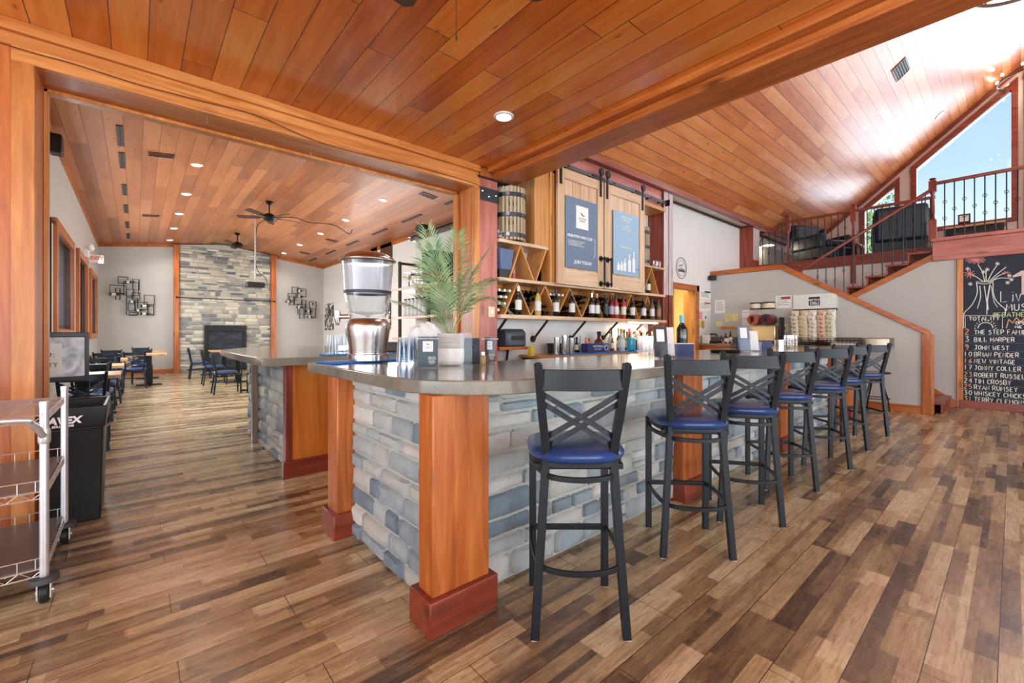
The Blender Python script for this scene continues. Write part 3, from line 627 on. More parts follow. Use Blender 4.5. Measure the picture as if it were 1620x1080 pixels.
# dining chairs and tables
G2 = 'cross back dining chairs in the dining room'
ch0 = thing('dining_chair', '', 'chair', group=G2)
xback(ch0, .46, .84, .155, .185, -.18, -.24, .2, -.22, .185, .03, plain('dark_chair_metal', (34, 44, 54), .35, .5), (.43, .41), .475, BLUE, .07, ((.25, 0),), .028)
chairs = []
def chair(x, y, face, label):
    global ch0
    if not chairs: o = ch0; o.location = (x, y, 0); o.rotation_euler = (0, 0, R(face)); o['label'] = label
    else: o = copy_tree(ch0, (x, y, 0), R(face), label, G2)
    chairs.append(o); return o
tb0 = thing('dining_table', '', 'table', group='dining tables'); 
m = MB(); m.box(-.33, .33, -.36, .36, .72, .76); m.build('tabletop', W('butcher', 'Y'), tb0, bevel=.004)
m = MB(); m.box(-.05, .05, -.05, .05, .03, .72); m.build('pedestal', BLK, tb0); m = MB(); m.box(-.03, .03, -.28, .28, 0, .03); m.box(-.24, .24, -.03, .03, 0, .03); m.build('foot_base', BLK, tb0)
tabs = []
def table(x, y, label):
    if not tabs: o = tb0; o.location = (x, y, 0); o['label'] = label
    else: o = copy_tree(tb0, (x, y, 0), None, label, 'dining tables')
    tabs.append(o)
# left side, near to far
LT = [(7.25, 'nearest small oak topped table on the left, behind the framed sign'), (9.15, 'second oak topped table along the left dining wall')]
for y, lb in LT: table(-.47, y, lb)
chair(-.42, 6.52, 0, 'dark cross-back chair nearest the trash can, back toward the camera')
chair(-.47, 7.88, 180, 'chair on the far side of the nearest left table')
chair(-.45, 8.5, 0, 'chair on the near side of the second left table')
chair(-.45, 9.85, 180, 'chair on the far side of the second left table')
for x, y, lb in ((.24, 13.55, 'pale table end reaching furthest right in the left dining group'), (-.45, 13.55, 'table against the left wall under the near wine rack'), (.24, 15.6, 'farthest left table under the wall wine rack'), (-.45, 11.2, 'table against the left wall beside the glazed door')): table(x, y, lb)
chair(-.02, 12.95, 0, 'blue-seated chair facing away at the pale table, clearest of the left group')
chair(-.5, 12.95, 0, 'chair beside the clearest left chair, nearer the wall')
chair(.12, 14.25, 180, 'chair across the pale table seen behind its top')
chair(-.45, 14.25, 180, 'chair across the wall-side table near the far wall')
chair(.12, 15.0, 0, 'chair tucked in at the near side of the farthest left table')
chair(.1, 16.3, 180, 'farthest left chair, against the end wall')
chair(-.4, 10.55, 0, 'chair at the near side of the table beside the glazed door')
chair(-.4, 11.9, 180, 'chair at the far side of the table beside the glazed door')
# right side, beyond the second counter
for x, y, lb in ((1.95, 10.9, 'table just beyond the second counter'), (1.95, 12.9, 'middle table in front of the fireplace'), (1.9, 14.8, 'farthest table before the fireplace')): table(x, y, lb)
for x, y, f, lb in ((1.4, 10.7, -90, 'near chair with its side to the counter end, at the first fireplace table'), (1.95, 10.25, 0, 'second chair at the first fireplace table'), (2.5, 10.9, 90, 'chair on the right of the first fireplace table'),
    (1.42, 12.7, -90, 'chair on the aisle side of the middle fireplace table'), (2.48, 12.8, 90, 'chair right of the middle fireplace table'), (1.31, 14.6, -90, 'chair on the aisle side of the farthest fireplace table'), (2.56, 14.8, 90, 'chair right of the farthest fireplace table')): chair(x, y, f, lb)
# =========================================================== DINING ROOM
fp = thing('fireplace', 'tall stacked-stone chimney wall with a black firebox at the end of the dining room', 'fireplace', (2.3, 17.05, 0))
m = MB(); m.box(1.02, 3.58, 17.1, 17.17, 0, 3.95); m.prism([(1.02, 3.95), (3.58, 3.95), (3.58, zd(3.58)-.03), (2.2, zd(2.2)-.03), (1.02, zd(1.02)-.03)], 17.1, 17.17, 'Y'); wb(m, 'mortar_backing', MORTAR, fp)
st = stones(.65, 1.5, lambda u, w, d: (1.02+u, 17.1-d, w), 31, hs=(.06, .09, .13), ls=(.12, .4)); wb(st, 'stone_face', FIRESTONE, fp, smooth=60)
st = stones(.75, 1.5, lambda u, w, d: (2.83+u, 17.1-d, w), 32, hs=(.06, .09, .13), ls=(.12, .4)); wb(st, 'stone_face', FIRESTONE, fp, smooth=60)
st = stones(2.56, 2.5, lambda u, w, d: (1.02+u, 17.1-d, 1.5+w), 33, hs=(.06, .09, .13), ls=(.12, .42)); wb(st, 'stone_face', FIRESTONE, fp, smooth=60)
m = MB(); m.box(1.67, 2.83, 17.02, 17.1, 1.3, 1.5); m.box(1.67, 1.76, 17.02, 17.1, .05, 1.3); m.box(2.74, 2.83, 17.02, 17.1, .05, 1.3); m.box(1.67, 2.83, 17.02, 17.1, .0, .12); wb(m, 'firebox_surround', plain('firebox_metal', (34, 34, 38), .4, .4), fp, bevel=.004)
fb = wb(MB().box(1.76, 2.74, 17.08, 17.1, .12, 1.3), 'firebox_back', planks('firebox_brick', 0, 2, .07, .2, [(.2, (40, 42, 50)), (.5, (62, 66, 76)), (.8, (88, 92, 102)), (1, (100, 104, 112))], (26, 26, 30), .008, .6, 0, knots=False), fp)
wb(MB().box(1.76, 2.74, 17.04, 17.045, .12, 1.3), 'glass_front', PLAST, fp)
for x0, x1, lb in ((.88, 1.02, 'orange wood post on the left edge of the stone chimney'), (3.58, 3.74, 'orange wood post on the right edge of the stone chimney')):
    t = thing('wood_post', lb, 'post', ((x0+x1)/2, 17.1, 0)); m = MB(); hw = (x1-x0)/2; m.box(-hw, hw, -.1, .07, 0, zd(x0)-.03); m.build('shaft', W('orange', 'Z'), t, bevel=.006)
t = thing('curtain_rod', 'thin black rod spanning the stone chimney between its two wood posts', 'rod', (2.3, 16.92, 2.35))
m = MB(); m.tube([(-1.33, 0, 0), (1.35, 0, 0)], .012); m.build('rod', BLK, t, smooth=40)
for sx in (-1.34, 1.36):
    m = MB(); m.ball((sx, 0, 0), .035, 10); m.build('end_knob', BLK, t, smooth=50)
    m = MB(); m.bar((sx, 0, 0), (sx, .08, 0), .02, .02); m.build('bracket', BLK, t)
# wall wine racks: rectangles of black bar with bottles lying in them
def wine_rack(pxs, Y, label, x_ref, z_ref):
    t = thing('wall_wine_rack', label, 'wine rack', (x_ref, Y, z_ref))
    for (a, b, c, d) in pxs:
        p, q = onY(a, b, Y), onY(c, d, Y); x0, x1, z0, z1 = p.x-x_ref, q.x-x_ref, q.z-z_ref, p.z-z_ref
        m = MB(); m.sweep([(x0, -.08, z0), (x1, -.08, z0), (x1, -.08, z1), (x0, -.08, z1)], RP(.025, .025), closed=True, up=(0, 1, 0)); m.build('frame_square', BLK, t)
    return t
def rack_bottles(lst, Y, rk, where):
    for (a, b, c, d) in lst:
        p, q = onY(a, b, Y-.12), onY(c, d, Y-.12); o = thing('wine_bottle', 'dark bottle lying in the black wall rack '+where, 'bottle', p, 0, 'bottles in the wall rack '+where)
        d_ = (q-p); L = d_.length; M = d_.to_track_quat('Z', 'Y').to_matrix().to_4x4()
        m = MB(); m.lathe([(0, 0), (.04, 0), (.042, L*.6), (.015, L*.75), (.015, L), (0, L)], n=10, m=M); m.build('body', BOTG, o, smooth=40)
        m = MB(); m.lathe([(.0435, L*.15), (.0435, L*.45)], n=10, m=M); m.build('label', LABELM, o, smooth=40)
RL = [(187, 438, 202, 449), (196, 446, 219, 468), (174, 451, 200, 464), (210, 442, 220, 459), (183, 456, 190, 474), (200, 458, 211, 470), (209, 463, 221, 475), (200, 471, 218, 498), (228, 467, 244, 482), (203, 480, 213, 492), (204, 494, 216, 499), (214, 478, 233, 490), (234, 482, 243, 499)]
wr = wine_rack([(a, b, c, d) for a, b, c, d in RL], 17.2, 'black geometric wall wine rack left of the stone chimney', .2, 2.2)
rack_bottles([(198, 446, 213, 446), (173, 465, 196, 465), (204, 477, 219, 478), (214, 491, 228, 490), (222, 484, 243, 484), (222, 496, 242, 497)], 17.2, wr, 'left of the chimney')
RR_ = [(461, 454, 471, 465), (455, 464, 467, 475), (469, 457, 483, 470), (457, 468, 464, 483), (465, 470, 476, 482), (477, 475, 483, 487), (470, 481, 482, 497), (473, 488, 480, 504), (489, 477, 499, 489), (482, 487, 490, 497), (491, 489, 498, 503)]
wr2 = wine_rack(RR_, 17.2, 'black geometric wall wine rack right of the stone chimney', 4.5, 2.1)
rack_bottles([(470, 460, 480, 460), (470, 468, 480, 469), (452, 477, 464, 477), (469, 486, 480, 486), (484, 492, 495, 492), (486, 501, 497, 502), (489, 481, 497, 481)], 17.2, wr2, 'right of the chimney')
# pictures on the right wall
def picture(name, a, b, c, d, X, label, cols):
    p, q = onX(a, b, X), onX(c, d, X); t = thing(name, label, 'picture', ((X, (p.y+q.y)/2, (p.z+q.z)/2)))
    y0, y1, z0, z1 = q.y-t.location.y, p.y-t.location.y, q.z-t.location.z, p.z-t.location.z
    wb_ = MB().box(-.03, 0, y0, y1, z0, z1); wb_.build('canvas', cols, t); return t
ART = N('ink_print'); f = ART.noise(ART.obj(), 3.5, 4, .6, 1.5); ART = ART.fin(ART.ramp(f, [(.48, (.05, .05, .06)), (.52, (.75, .75, .72))], 'CONSTANT'), .6)
picture('wall_print', 515, 481, 528, 522, XR, 'small black and white abstract print near the far right corner', ART)
picture('wall_print', 611, 467, 619, 521, XR, 'tall black and white print seen between the dispenser and the pipe shelf', ART)
picture('wood_wall_panel', 603, 379, 621, 436, XR, 'dark brown plank panel hung high on the right dining wall', W('walnut', 'Z'))
picture('checker_ornament', 588, 391, 598, 402, XR, 'small black and white checkered ornament high above the drink dispenser', ART)
t = thing('framed_picture', 'narrow dark framed picture on the left wall beside the first window', 'picture', (XL, 7.98, 1.95))
m = MB(); m.sweep([(.02, -.22, -.72), (.02, .22, -.72), (.02, .22, .72), (.02, -.22, .72)], RP(.03, .03), closed=True, up=(1, 0, 0)); m.build('frame', BLK, t); MB().box(.0, .01, -.21, .21, -.71, .71).build('print', LABELM, t)
t = thing('exit_sign', 'white emergency exit sign with a red lettered face above the left door', 'sign', (XL, 12.7, 2.86))
m = MB(); m.box(.0, .08, -.16, .16, -.04, .12); m.build('housing', WHITE, t, bevel=.01)
for y in (-.12, .12):
    m = MB(); m.ball((.1, y, .19), .06, 10); m.build('lamp_head', WHITE, t, smooth=50)
MB().box(.08, .3, -.01, .01, -.13, .04).build('sign_plate', WHITE, t); text('EXIT', .1, plain('exit_red', (226, 110, 104), .5), t, (.095, -.012, -.06), FY, ext=.001, bold=.004)
t = thing('wall_speaker', 'small dark speaker high on the left wall near the ceiling', 'speaker', (XL+.06, 7.9, 3.62)); MB().box(-.06, .06, -.1, .1, -.12, .12).build('cabinet', BLKP, t, bevel=.02)
t = thing('wall_speaker', 'dark speaker standing on the ledge of the partition wall', 'speaker', (3.32, 5.95, 2.755)); MB().box(-.07, .07, -.1, .1, 0, .16).build('cabinet', BLKP, t, bevel=.03)
# pipe shelving
ps = thing('pipe_shelving', 'black iron pipe shelving with pale wood boards on the partition wall', 'shelf', (3.1, 5.5, 0))
for y in (5.9, 5.07):
    m = MB(); m.tube([(2.93, y, .0), (2.93, y, 2.27)], .026, 10); wb(m, 'upright_pipe', BRONZE, ps, smooth=40)
    m = MB(); m.tube([(2.93, y, 2.27), (3.25, y, 2.27)], .02, 10); m.ball((2.93, y, 2.27), .03); m.tube([(3.24, y, 2.27), (3.26, y, 2.27)], .05, 14); wb(m, 'wall_pipe', BRONZE, ps, smooth=40)
    m = MB(); m.tube(bez([(3.08, y-.02, 1.9), (3.08, y-.02, 2.08), (3.12, y-.02, 2.12), (3.25, y-.02, 2.13)], 4), .018, 10); wb(m, 'elbow_pipe', BRONZE, ps, smooth=40)
for z in (1.86, 1.45, 1.15):
    m = MB(); m.box(2.86, 3.25, 4.75, 6.02, z, z+.035); wb(m, 'board', W('pale', 'Y'), ps, bevel=.003)
def jar(name, x, y, z, r, h, label, cat, grp, mat=GLASS, cap=None, handle=False):
    t = thing(name, label, cat, (x, y, z), 0, grp)
    m = MB(); m.lathe([(0, .002), (r*.9, 0), (r, .01), (r, h*.75), (r*.7, h*.88), (r*.72, h)], n=16); m.build('body', mat, t, smooth=40)
    if cap: m = MB(); m.lathe([(0, h*1.08), (r*.6, h*1.08), (r*.6, h*.97), (0, h*.97)], n=14); m.build('cap', cap, t, smooth=40)
    if handle: m = MB(); m.tube(bez([(r, 0, h*.75), (r+.05, 0, h*.6), (r+.04, 0, h*.3), (r*.98, 0, h*.2)], 4), .006); m.build('handle', mat, t, smooth=40)
for k in range(5): jar('glass_pitcher', 3.02+.02*(k % 2), 5.84-.17*k, 1.895, .065, .24, 'clear glass pitcher on the top board of the pipe shelving', 'pitcher', 'glass pitchers on the pipe shelving', handle=True)
MILK = plain('white_bottle', (232, 232, 228), .25)
for k in range(6): jar('white_bottle', 2.98, 5.82-.11*k, 1.485, .035, .24, 'white bottle with a black pourer on the middle pipe shelf', 'bottle', 'white bottles on the middle pipe shelf', MILK, BLKP)
t = thing('patterned_carton', 'carton with a blue and white geometric pattern above a red band, behind the palm', 'box', (2.86, 4.72, 1.895))
PAT = N('geometric_print'); br = PAT.n('TexBrick'); PAT.l(PAT.mapp(PAT.obj(), (16, 16, 16)), br.inputs['Vector']); br.inputs['Mortar Size'].default_value = .12; PAT.l(br.outputs['Fac'], PAT.b.inputs['Roughness'])
sp = PAT.n('SeparateXYZ'); PAT.l(PAT.obj(), sp.inputs[0]); cb = PAT.n('CombineXYZ'); PAT.l(PAT.math('MULTIPLY', sp.outputs[1], 9), cb.inputs[0]); PAT.l(PAT.math('MULTIPLY', sp.outputs[2], 9), cb.inputs[1]); PAT.l(cb.outputs[0], br.inputs['Vector'])
PAT = PAT.fin(PAT.ramp(br.outputs['Fac'], [(.4, sr((196, 214, 216))), (.6, sr((36, 58, 78)))]), .6)
MB().box(-.15, .15, -.13, .13, .12, .36).build('upper_carton', PAT, t); MB().box(-.15, .15, -.13, .13, -.0, .12).build('red_base', plain('maroon_card', (126, 40, 48), .6), t)
# dining ceiling fixtures
LIT = emis('lamp_glow', (255, 250, 238), 14)
def downlight(x, y, z, label, grp, r=.085, on=True, en=9, tilt=0, tx=0):
    t = thing('recessed_light', label, 'light', (x, y, z), 0, grp); t.rotation_euler = (tx, tilt, 0)
    m = MB(); m.lathe([(r*.72, -.002), (r*.75, -.012), (r, -.008), (r*1.02, 0)], n=24); m.build('trim_ring', WHITE, t, smooth=50)
    m = MB(); m.lathe([(0, -.006), (r*.74, -.006), (r*.74, -.002), (0, -.002)], n=20); m.build('lens', LIT if on else WHITE, t)
    if on: lamp('downlight_beam', 'SPOT', (0, 0, -.03), en*4, (1, .93, .82), .05, spot=R(140), parent=t)
    return t
GL = 'lit recessed lights in the dining ceiling'
for i, y in enumerate((6.8, 8.78, 10.76, 12.65, 14.5, 16.4)):
    a = onto = ['nearest', 'second', 'third', 'fourth', 'fifth', 'farthest']
    downlight(.76, y, zd(.76), 'recessed light, %s of the row left of the ceiling fans' % a[i], GL, tilt=-math.atan(.122))
for i, y in enumerate((6.5, 8.46, 10.56, 12.45, 14.45, 16.33)):
    downlight(3.83, y, zd(3.83), 'recessed light, %s of the row right of the ceiling fans' % a[i], GL, tilt=math.atan(.128))
def vent(x, y, z, label, tilt=0, L=.3, Wd=.16, ry=0, rx=0, name='ceiling_vent'):
    t = thing(name, label, 'vent', (x, y, z)); t.rotation_euler = (rx, tilt, ry)
    m = MB(); m.sweep([(-L/2, -Wd/2, -.006), (L/2, -Wd/2, -.006), (L/2, Wd/2, -.006), (-L/2, Wd/2, -.006)], RP(.025, .012), closed=True); m.build('frame', W('walnut', 'X') if name == 'ceiling_vent' else BLKP, t)
    MB().box(-L/2, L/2, -Wd/2, Wd/2, -.003, -.001).build('duct_opening', INK, t)
    m = MB(); 
    for k in range(5): m.box(-L/2, L/2, -Wd/2+Wd*(k+.7)/5.6-.006, -Wd/2+Wd*(k+.7)/5.6+.006, -.009, -.004)
    m.build('louvres', W('walnut', 'X') if name == 'ceiling_vent' else BLKP, t); return t
tl, tr = -math.atan(.122), math.atan(.128)
vent(.29, 8.47, zd(.29)-.001, 'dark ceiling vent, nearest on the left slope', tl); vent(.26, 12.99, zd(.26)-.001, 'dark ceiling vent, farther on the left slope', tl)
vent(4.26, 15.5, zd(4.26)-.001, 'dark ceiling vent, farthest on the right slope', tr); vent(4.27, 12.87, zd(4.27)-.001, 'dark ceiling vent, middle of the right slope', tr); vent(4.29, 7.44, zd(4.29)-.001, 'dark ceiling vent, nearest on the right slope', tr)
def slot(x, y, L, tilt, label):
    t = thing('slot_diffuser', label, 'vent', (x, y, zd(x)-.001), 0, 'slot diffusers in the dining ceiling'); t.rotation_euler = (0, tilt, 0)
    MB().box(-.035, .035, -L/2, L/2, -.012, 0).build('grille', plain('slot_bronze', (58, 34, 26), .5), t, bevel=.003); MB().box(-.012, .012, -L/2+.03, L/2-.03, -.014, -.012).build('slot', INK, t)
for i, y in enumerate((7.86, 8.95, 10.76, 12.38, 14.2, 15.8)): slot(-.16, y, .8, tl, 'dark slot diffuser, number %d from the near end along the left wall' % (i+1))
for i, y in enumerate((7.1, 8.98, 10.71, 12.57, 14.44, 16.3)): slot(4.75, y, .9, tr, 'dark slot diffuser, number %d from the near end along the right wall' % (i+1))
def fan(x, y, z, label, drop=.28, a0=0, R_=.66, bm=None):
    t = thing('ceiling_fan', label, 'fan', (x, y, z)); 
    m = MB(); m.lathe([(0, 0), (.07, 0), (.075, -.03), (.03, -.07), (0, -.07)], n=20); m.build('canopy', BLK, t, smooth=50)
    m = MB(); m.tube([(0, 0, -.05), (0, 0, -drop)], .013); m.build('downrod', BLK, t, smooth=50)
    m = MB(); m.lathe([(0, -drop+.03), (.05, -drop+.02), (.13, -drop-.03), (.15, -drop-.08), (.12, -drop-.12), (.06, -drop-.15), (0, -drop-.16)], n=28); m.build('motor', BLK, t, smooth=50)
    for k in range(5):
        a = R(a0+72*k); M = Matrix.Rotation(a, 4, 'Z') @ Matrix.Translation((0, 0, -drop-.07)) @ Matrix.Rotation(R(12), 4, 'X')
        b = MB(); b.add([M @ Vector(p) for p in [(.2, -.05, 0), (.25, -.065, 0), (R_-.04, -.075, 0), (R_, -.04, 0), (R_, .04, 0), (R_-.04, .075, 0), (.25, .065, 0), (.2, .05, 0)]], [tuple(range(8))])
        bl = b.build('blade', bm or plain('fan_blade', (70, 48, 38), .5), t, solid=.008)
        b = MB(); b.box(.11, .27, -.015, .015, -.006, .004, M); b.build('blade_arm', BLK, bl)
    return t
fan(2.25, 10.87, zd(2.25)-.005, 'dark bronze ceiling fan on the dining ridge, the nearer of two', a0=4); fan(2.25, 14.9, zd(2.25)-.005, 'dark bronze ceiling fan on the dining ridge, the farther of two', a0=20)
t = thing('hanging_projector', 'small black projector hanging from a pale pole in front of the chimney', 'projector', (2.18, 12.0, zd(2.18)))
zb = onY(404, 450, 12.0).z-zd(2.18); m = MB(); m.tube([(0, 0, 0), (0, 0, zb+.12)], .018); m.lathe([(.06, -.02), (.06, 0), (0, 0)], n=16); m.build('pole', plain('pale_metal', (190, 186, 180), .4, .4), t, smooth=50)
m = MB(); m.box(-.19, .19, -.14, .14, zb-.07, zb+.05); m.build('body', BLKP, t, bevel=.02); m = MB(); m.tube(bez([(.1, 0, zb+.05), (.26, 0, zb+.02), (.2, 0, zb+.2), (0.02, 0, zb+.45), (.03, 0, -.4), (.2, 0, -.18)], 6), .008); m.build('cable', BLK, t, smooth=50)
t = tag(MB().tube(bez([(2.4, 11.9, zd(2.4)-.12), (2.9, 11.5, zd(2.9)-.03), (3.2, 11.3, zd(3.2)-.1), (3.75, 11.2, zd(3.75)-.02), (4.1, 11.1, zd(4.1)-.16), (4.2, 11.1, zd(4.2)-.03)], 6), .009).build('ceiling_cable', BLK, smooth=50), 'loose black cable swagged along the right ceiling slope', 'cable')
# framed notice on a stand in the opening
t = thing('framed_sign', 'black framed reserved party notice propped above the trash can', 'sign', (-.56, 4.9, 1.06), R(8))
m = MB(); m.sweep([(-.29, 0, -.175), (.26, 0, -.175), (.26, 0, .175), (-.29, 0, .175)], [(-.025, -.012), (.02, -.016), (.025, .012), (-.025, .012)], closed=True, up=(0, 1, 0)); m.build('frame', BLKP, t, bevel=.004)
sg = N('crumpled_satin'); f = sg.noise(sg.obj(), 5, 2, .5, 3); sg = sg.fin(sg.ramp(f, [(.3, sr((150, 150, 154))), (.7, sr((236, 236, 238)))]), .35)
MB().box(-.28, .25, -.004, .01, -.165, .165).build('backing', sg, t); MB().box(-.24, .12, -.007, -.004, -.145, .11).build('notice_paper', PAPER, t)
text('RESERVED:', .062, INK, t, (-.225, -.0085, .0), FY, name='lettering', space=1.05); text('PRIVATE PARTY', .046, INK, t, (-.225, -.0085, -.075), FY)
m = MB(); m.tube([(0, .03, -.2), (0, .03, -1.12)], .012); m.build('stand_pole', BLK, t); m = MB(); m.lathe([(0, -1.12), (.14, -1.12), (.14, -1.105), (0, -1.1)], c=(0, .03, 0), n=20); m.build('stand_base', BLK, t)
# trash can
tc_ = thing('trash_can', 'tall black slim trash can with white lettering, behind the wire cart', 'trash can', (-.3, 4.26, 0), 0)
m = MB(); x, y = .135, .27; xb, yb = .12, .23
vs = [(-xb, -yb, 0), (xb, -yb, 0), (xb, yb, 0), (-xb, yb, 0), (-x, -y, .62), (x, -y, .62), (x, y, .62), (-x, y, .62), (-x-.01, -y-.01, .63), (x+.01, -y-.01, .63), (x+.01, y+.01, .63), (-x-.01, y+.01, .63), (-x-.02, -y-.02, .77), (x+.02, -y-.02, .77), (x+.02, y+.02, .77), (-x-.02, y+.02, .77), (-x+.005, -y+.005, .765), (x-.005, -y+.005, .765), (x-.005, y-.005, .765), (-x+.005, y-.005, .765), (-xb, -yb, .03), (xb, -yb, .03), (xb, yb, .03), (-xb, yb, .03)]
fs = [(0, 1, 2, 3)[::-1]]+[(k*4+i, k*4+(i+1) % 4, k*4+4+(i+1) % 4, k*4+4+i) for k in range(5) for i in range(4)]+[(20, 21, 22, 23)]
m.add(vs, fs); m.build('bin', BLKP, tc_, bevel=.012); text('AVEX', .06, WHITE, tc_, (-.12, -.295, .67), (R(86), 0, 0), name='lettering', bold=.003, shear=.15); text('SOLUTIONS', .018, WHITE, tc_, (-.1, -.293, .648), (R(86), 0, 0), name='small_lettering', bold=.001)
CARTM = plain('bright_zinc', (226, 229, 232), .3, .7, var=.03)
# chrome wire utility cart
ct = thing('utility_cart', 'chrome wire utility cart with grey shelf liners and black wheels at the left edge', 'cart', (-.32, 3.3, 0))
cx0, cx1, cy0, cy1 = -.95, .0, -.37, .38
for i, (x, y) in enumerate(((cx1, cy0), (cx1, cy1), (cx0, cy0), (cx0, cy1))):
    m = MB(); m.tube([(x, y, .13), (x, y, .93)], .0165, 14)
    for k in range(30): m.tube([(x, y, .15+k*.0255), (x, y, .153+k*.0255)], .0172, 14)
    m.lathe([(0, .938), (.017, .934), (.018, .92), (.017, .91)], c=(x, y, 0), n=14); m.build('post', CARTM, ct, smooth=50)
    m = MB(); m.lathe([(0, .13), (.05, .128), (.052, .115), (.05, .105), (0, .102)], c=(x, y, 0), n=20); m.build('bumper', plain('grey_rubber', (72, 76, 80), .6), ct, smooth=50)
    m = MB(); m.tube([(x-.016, y+.02, .05), (x+.016, y+.02, .05)], .05, 22, up=(0, 1, 0)); w_ = m.build('wheel', plain('black_rubber', (26, 26, 28), .5), ct, bevel=.006)
    m = MB(); m.box(x-.024, x-.019, y-.02, y+.035, .03, .105); m.box(x+.019, x+.024, y-.02, y+.035, .03, .105); m.tube([(x-.03, y+.02, .05), (x+.03, y+.02, .05)], .008); m.box(x-.024, x+.024, y-.02, y+.035, .098, .105); m.build('fork', CARTM, w_)
for z, lin in ((.87, 0), (.52, 1), (.165, 1)):
    m = MB()
    for (p, q) in (((cx0, cy0), (cx1, cy0)), ((cx0, cy1), (cx1, cy1)), ((cx0, cy0), (cx0, cy1)), ((cx1, cy0), (cx1, cy1))):
        for dz in (0, .032): m.tube([(*p, z-dz), (*q, z-dz)], .0033, 6)
        n = 24; P = [Vector((p[0]+(q[0]-p[0])*i/n, p[1]+(q[1]-p[1])*i/n, z-(.032 if i % 2 else 0))) for i in range(n+1)]; m.tube(P, .0022, 5)
    for k in range(20): y = cy0+(cy1-cy0)*(k+.5)/20; m.tube([(cx0, y, z), (cx1, y, z)], .0016, 5)
    for k in range(4): x = cx0+(cx1-cx0)*(k+.5)/4; m.tube([(x, cy0, z-.004), (x, cy1, z-.004)], .003, 5)
    if lin: 
        for zz in (.05,):
            for (p, q) in (((cx0, cy1), (cx1, cy1)), ((cx0, cy0), (cx1, cy0))):
                m.tube([(*p, z+zz), (*q, z+zz)], .0028, 5)
                for k in range(17): x = p[0]+(q[0]-p[0])*(k+.5)/17; m.tube([(x, p[1], z), (x, p[1], z+zz)], .002, 5)
    sh = m.build('wire_shelf', CARTM, ct)
    if lin: MB().box(cx0+.01, cx1-.01, cy0+.01, cy1-.01, z+.003, z+.006).build('shelf_liner', plain('grey_liner', (112, 112, 112), .3), sh)
m = MB(); m.tube(bez([(cx0+.0, cy0-.02, .8), (cx0+.02, cy0-.1, .86), (cx0+.1, cy0-.12, .875), (cx1-.12, cy0-.12, .875), (cx1-.03, cy0-.1, .85), (cx1, cy0-.03, .78)], 6), .0135, 12); m.build('push_handle', CARTM, ct, smooth=50)
for x, y in ((cx1, cy0), (cx0, cy0)):
    m = MB(); m.lathe([(.019, .74), (.022, .75), (.022, .8), (.019, .81)], c=(x, y, 0), n=14); m.build('handle_socket', CARTM, ct, smooth=50)
# cable and hooks on the header
pts = [(0, 68), (57, 85), (113, 100), (214, 132), (300, 155), (404, 182), (490, 219), (560, 240), (665, 265), (751, 290), (757, 300)]
tag(MB().tube(bez([onY(a, b, YH-.06) for a, b in pts], 5), .0028, 6).build('string_light_cable', BLK), 'thin black cable strung along the header over the opening', 'cable')
for i, (a, b) in enumerate(((327, 189), (402, 217), (491, 240), (566, 262))):
    p = onZ(a, b, 2.868); t = thing('eye_hook', 'metal eye hook under the header, %s from the left' % ['first', 'second', 'third', 'fourth'][i], 'hook', p, 0, 'eye hooks under the header')
    m = MB(); m.tube([(0, 0, .01), (0, 0, -.02)], .003, 6); m.tube([(.009*cos(2*pi*k/12), 0, -.029+.009*sin(2*pi*k/12)) for k in range(12)], .0025, 6, closed=True, up=(0, 1, 0)); m.build('eye', CHROME, t)
# near ceiling: recessed light and fan with pull chain
downlight(2.389, 2.866, ZC, 'single lit recessed light in the near orange ceiling', 'lights of the near ceiling', en=10)
t = fan(.93, 1.4, ZC, 'ceiling fan at the top edge with a hanging pull chain', drop=.13, a0=13, R_=.62)
m = MB(); P = onZ(722, 58, 2.6)-Vector((.93, 1.4, ZC)); m.tube([(P.x, P.y, -.25), (P.x, P.y, P.z)], .0016, 5); m.lathe([(0, 0), (.004, .004), (.005, .02), (.002, .03)], c=(P.x, P.y, P.z-.02), n=8); m.build('pull_chain', BRONZE, t)
# =========================================================== BACK BAR
def bottle_parts(t, h, r, glassm, label=True, foil=None, lab=LABELM, style='b', labz=(.18, .52)):
    sh = .62 if style == 'b' else .5
    m = MB(); m.lathe([(0, .004), (r*.9, 0), (r, .008), (r, h*sh), (r*.85, h*(sh+.07)), (r*.42, h*(sh+.16)), (r*.36, h*.97), (r*.42, h*.975), (r*.42, h), (0, h)], n=14); m.build('body', glassm, t, smooth=45)
    if label: m = MB(); m.lathe([(r*1.02, h*labz[0]), (r*1.02, h*labz[1])], n=14); m.build('label', lab, t, smooth=45)
    if foil: m = MB(); m.lathe([(r*.40, h*.80), (r*.46, h*.965), (r*.48, h*1.004), (0, h*1.006)], n=12); m.build('cap', foil, t, smooth=45)
bu = thing('bottle_shelf_unit', 'pine wine shelf unit with zigzag dividers and an open upper left, between the red posts', 'shelf', (4.95, 3.9, 1.42))
HP = W('honey', 'X'); F0, F1 = 3.86, 4.18
wb(MB().box(3.157, 6.79, F0-.02, F1, 1.42, 1.465), 'bottom_shelf', W('pale', 'X'), bu, bevel=.003)
wb(MB().box(3.157, 6.79, F0, F1, 1.855, 1.895), 'middle_shelf', W('pale', 'X'), bu, bevel=.003)
wb(MB().box(3.157, 3.96, F0, F1, 2.3, 2.34), 'upper_shelf', W('pale', 'X'), bu, bevel=.003)
wb(MB().box(6.08, 6.79, F0, F1, 2.315, 2.345), 'upper_shelf', W('pale', 'X'), bu, bevel=.003)
wb(MB().box(3.71, 3.96, F0, F1, 2.34, 3.36), 'side_board', W('honey', 'Z'), bu); wb(MB().box(3.96, 4.0, F0-.02, F1, 1.895, 3.36), 'upright', W('honey', 'Z'), bu); wb(MB().box(4.03, 4.08, F0, F1, 1.895, 3.36), 'upright', W('honey', 'Z'), bu)
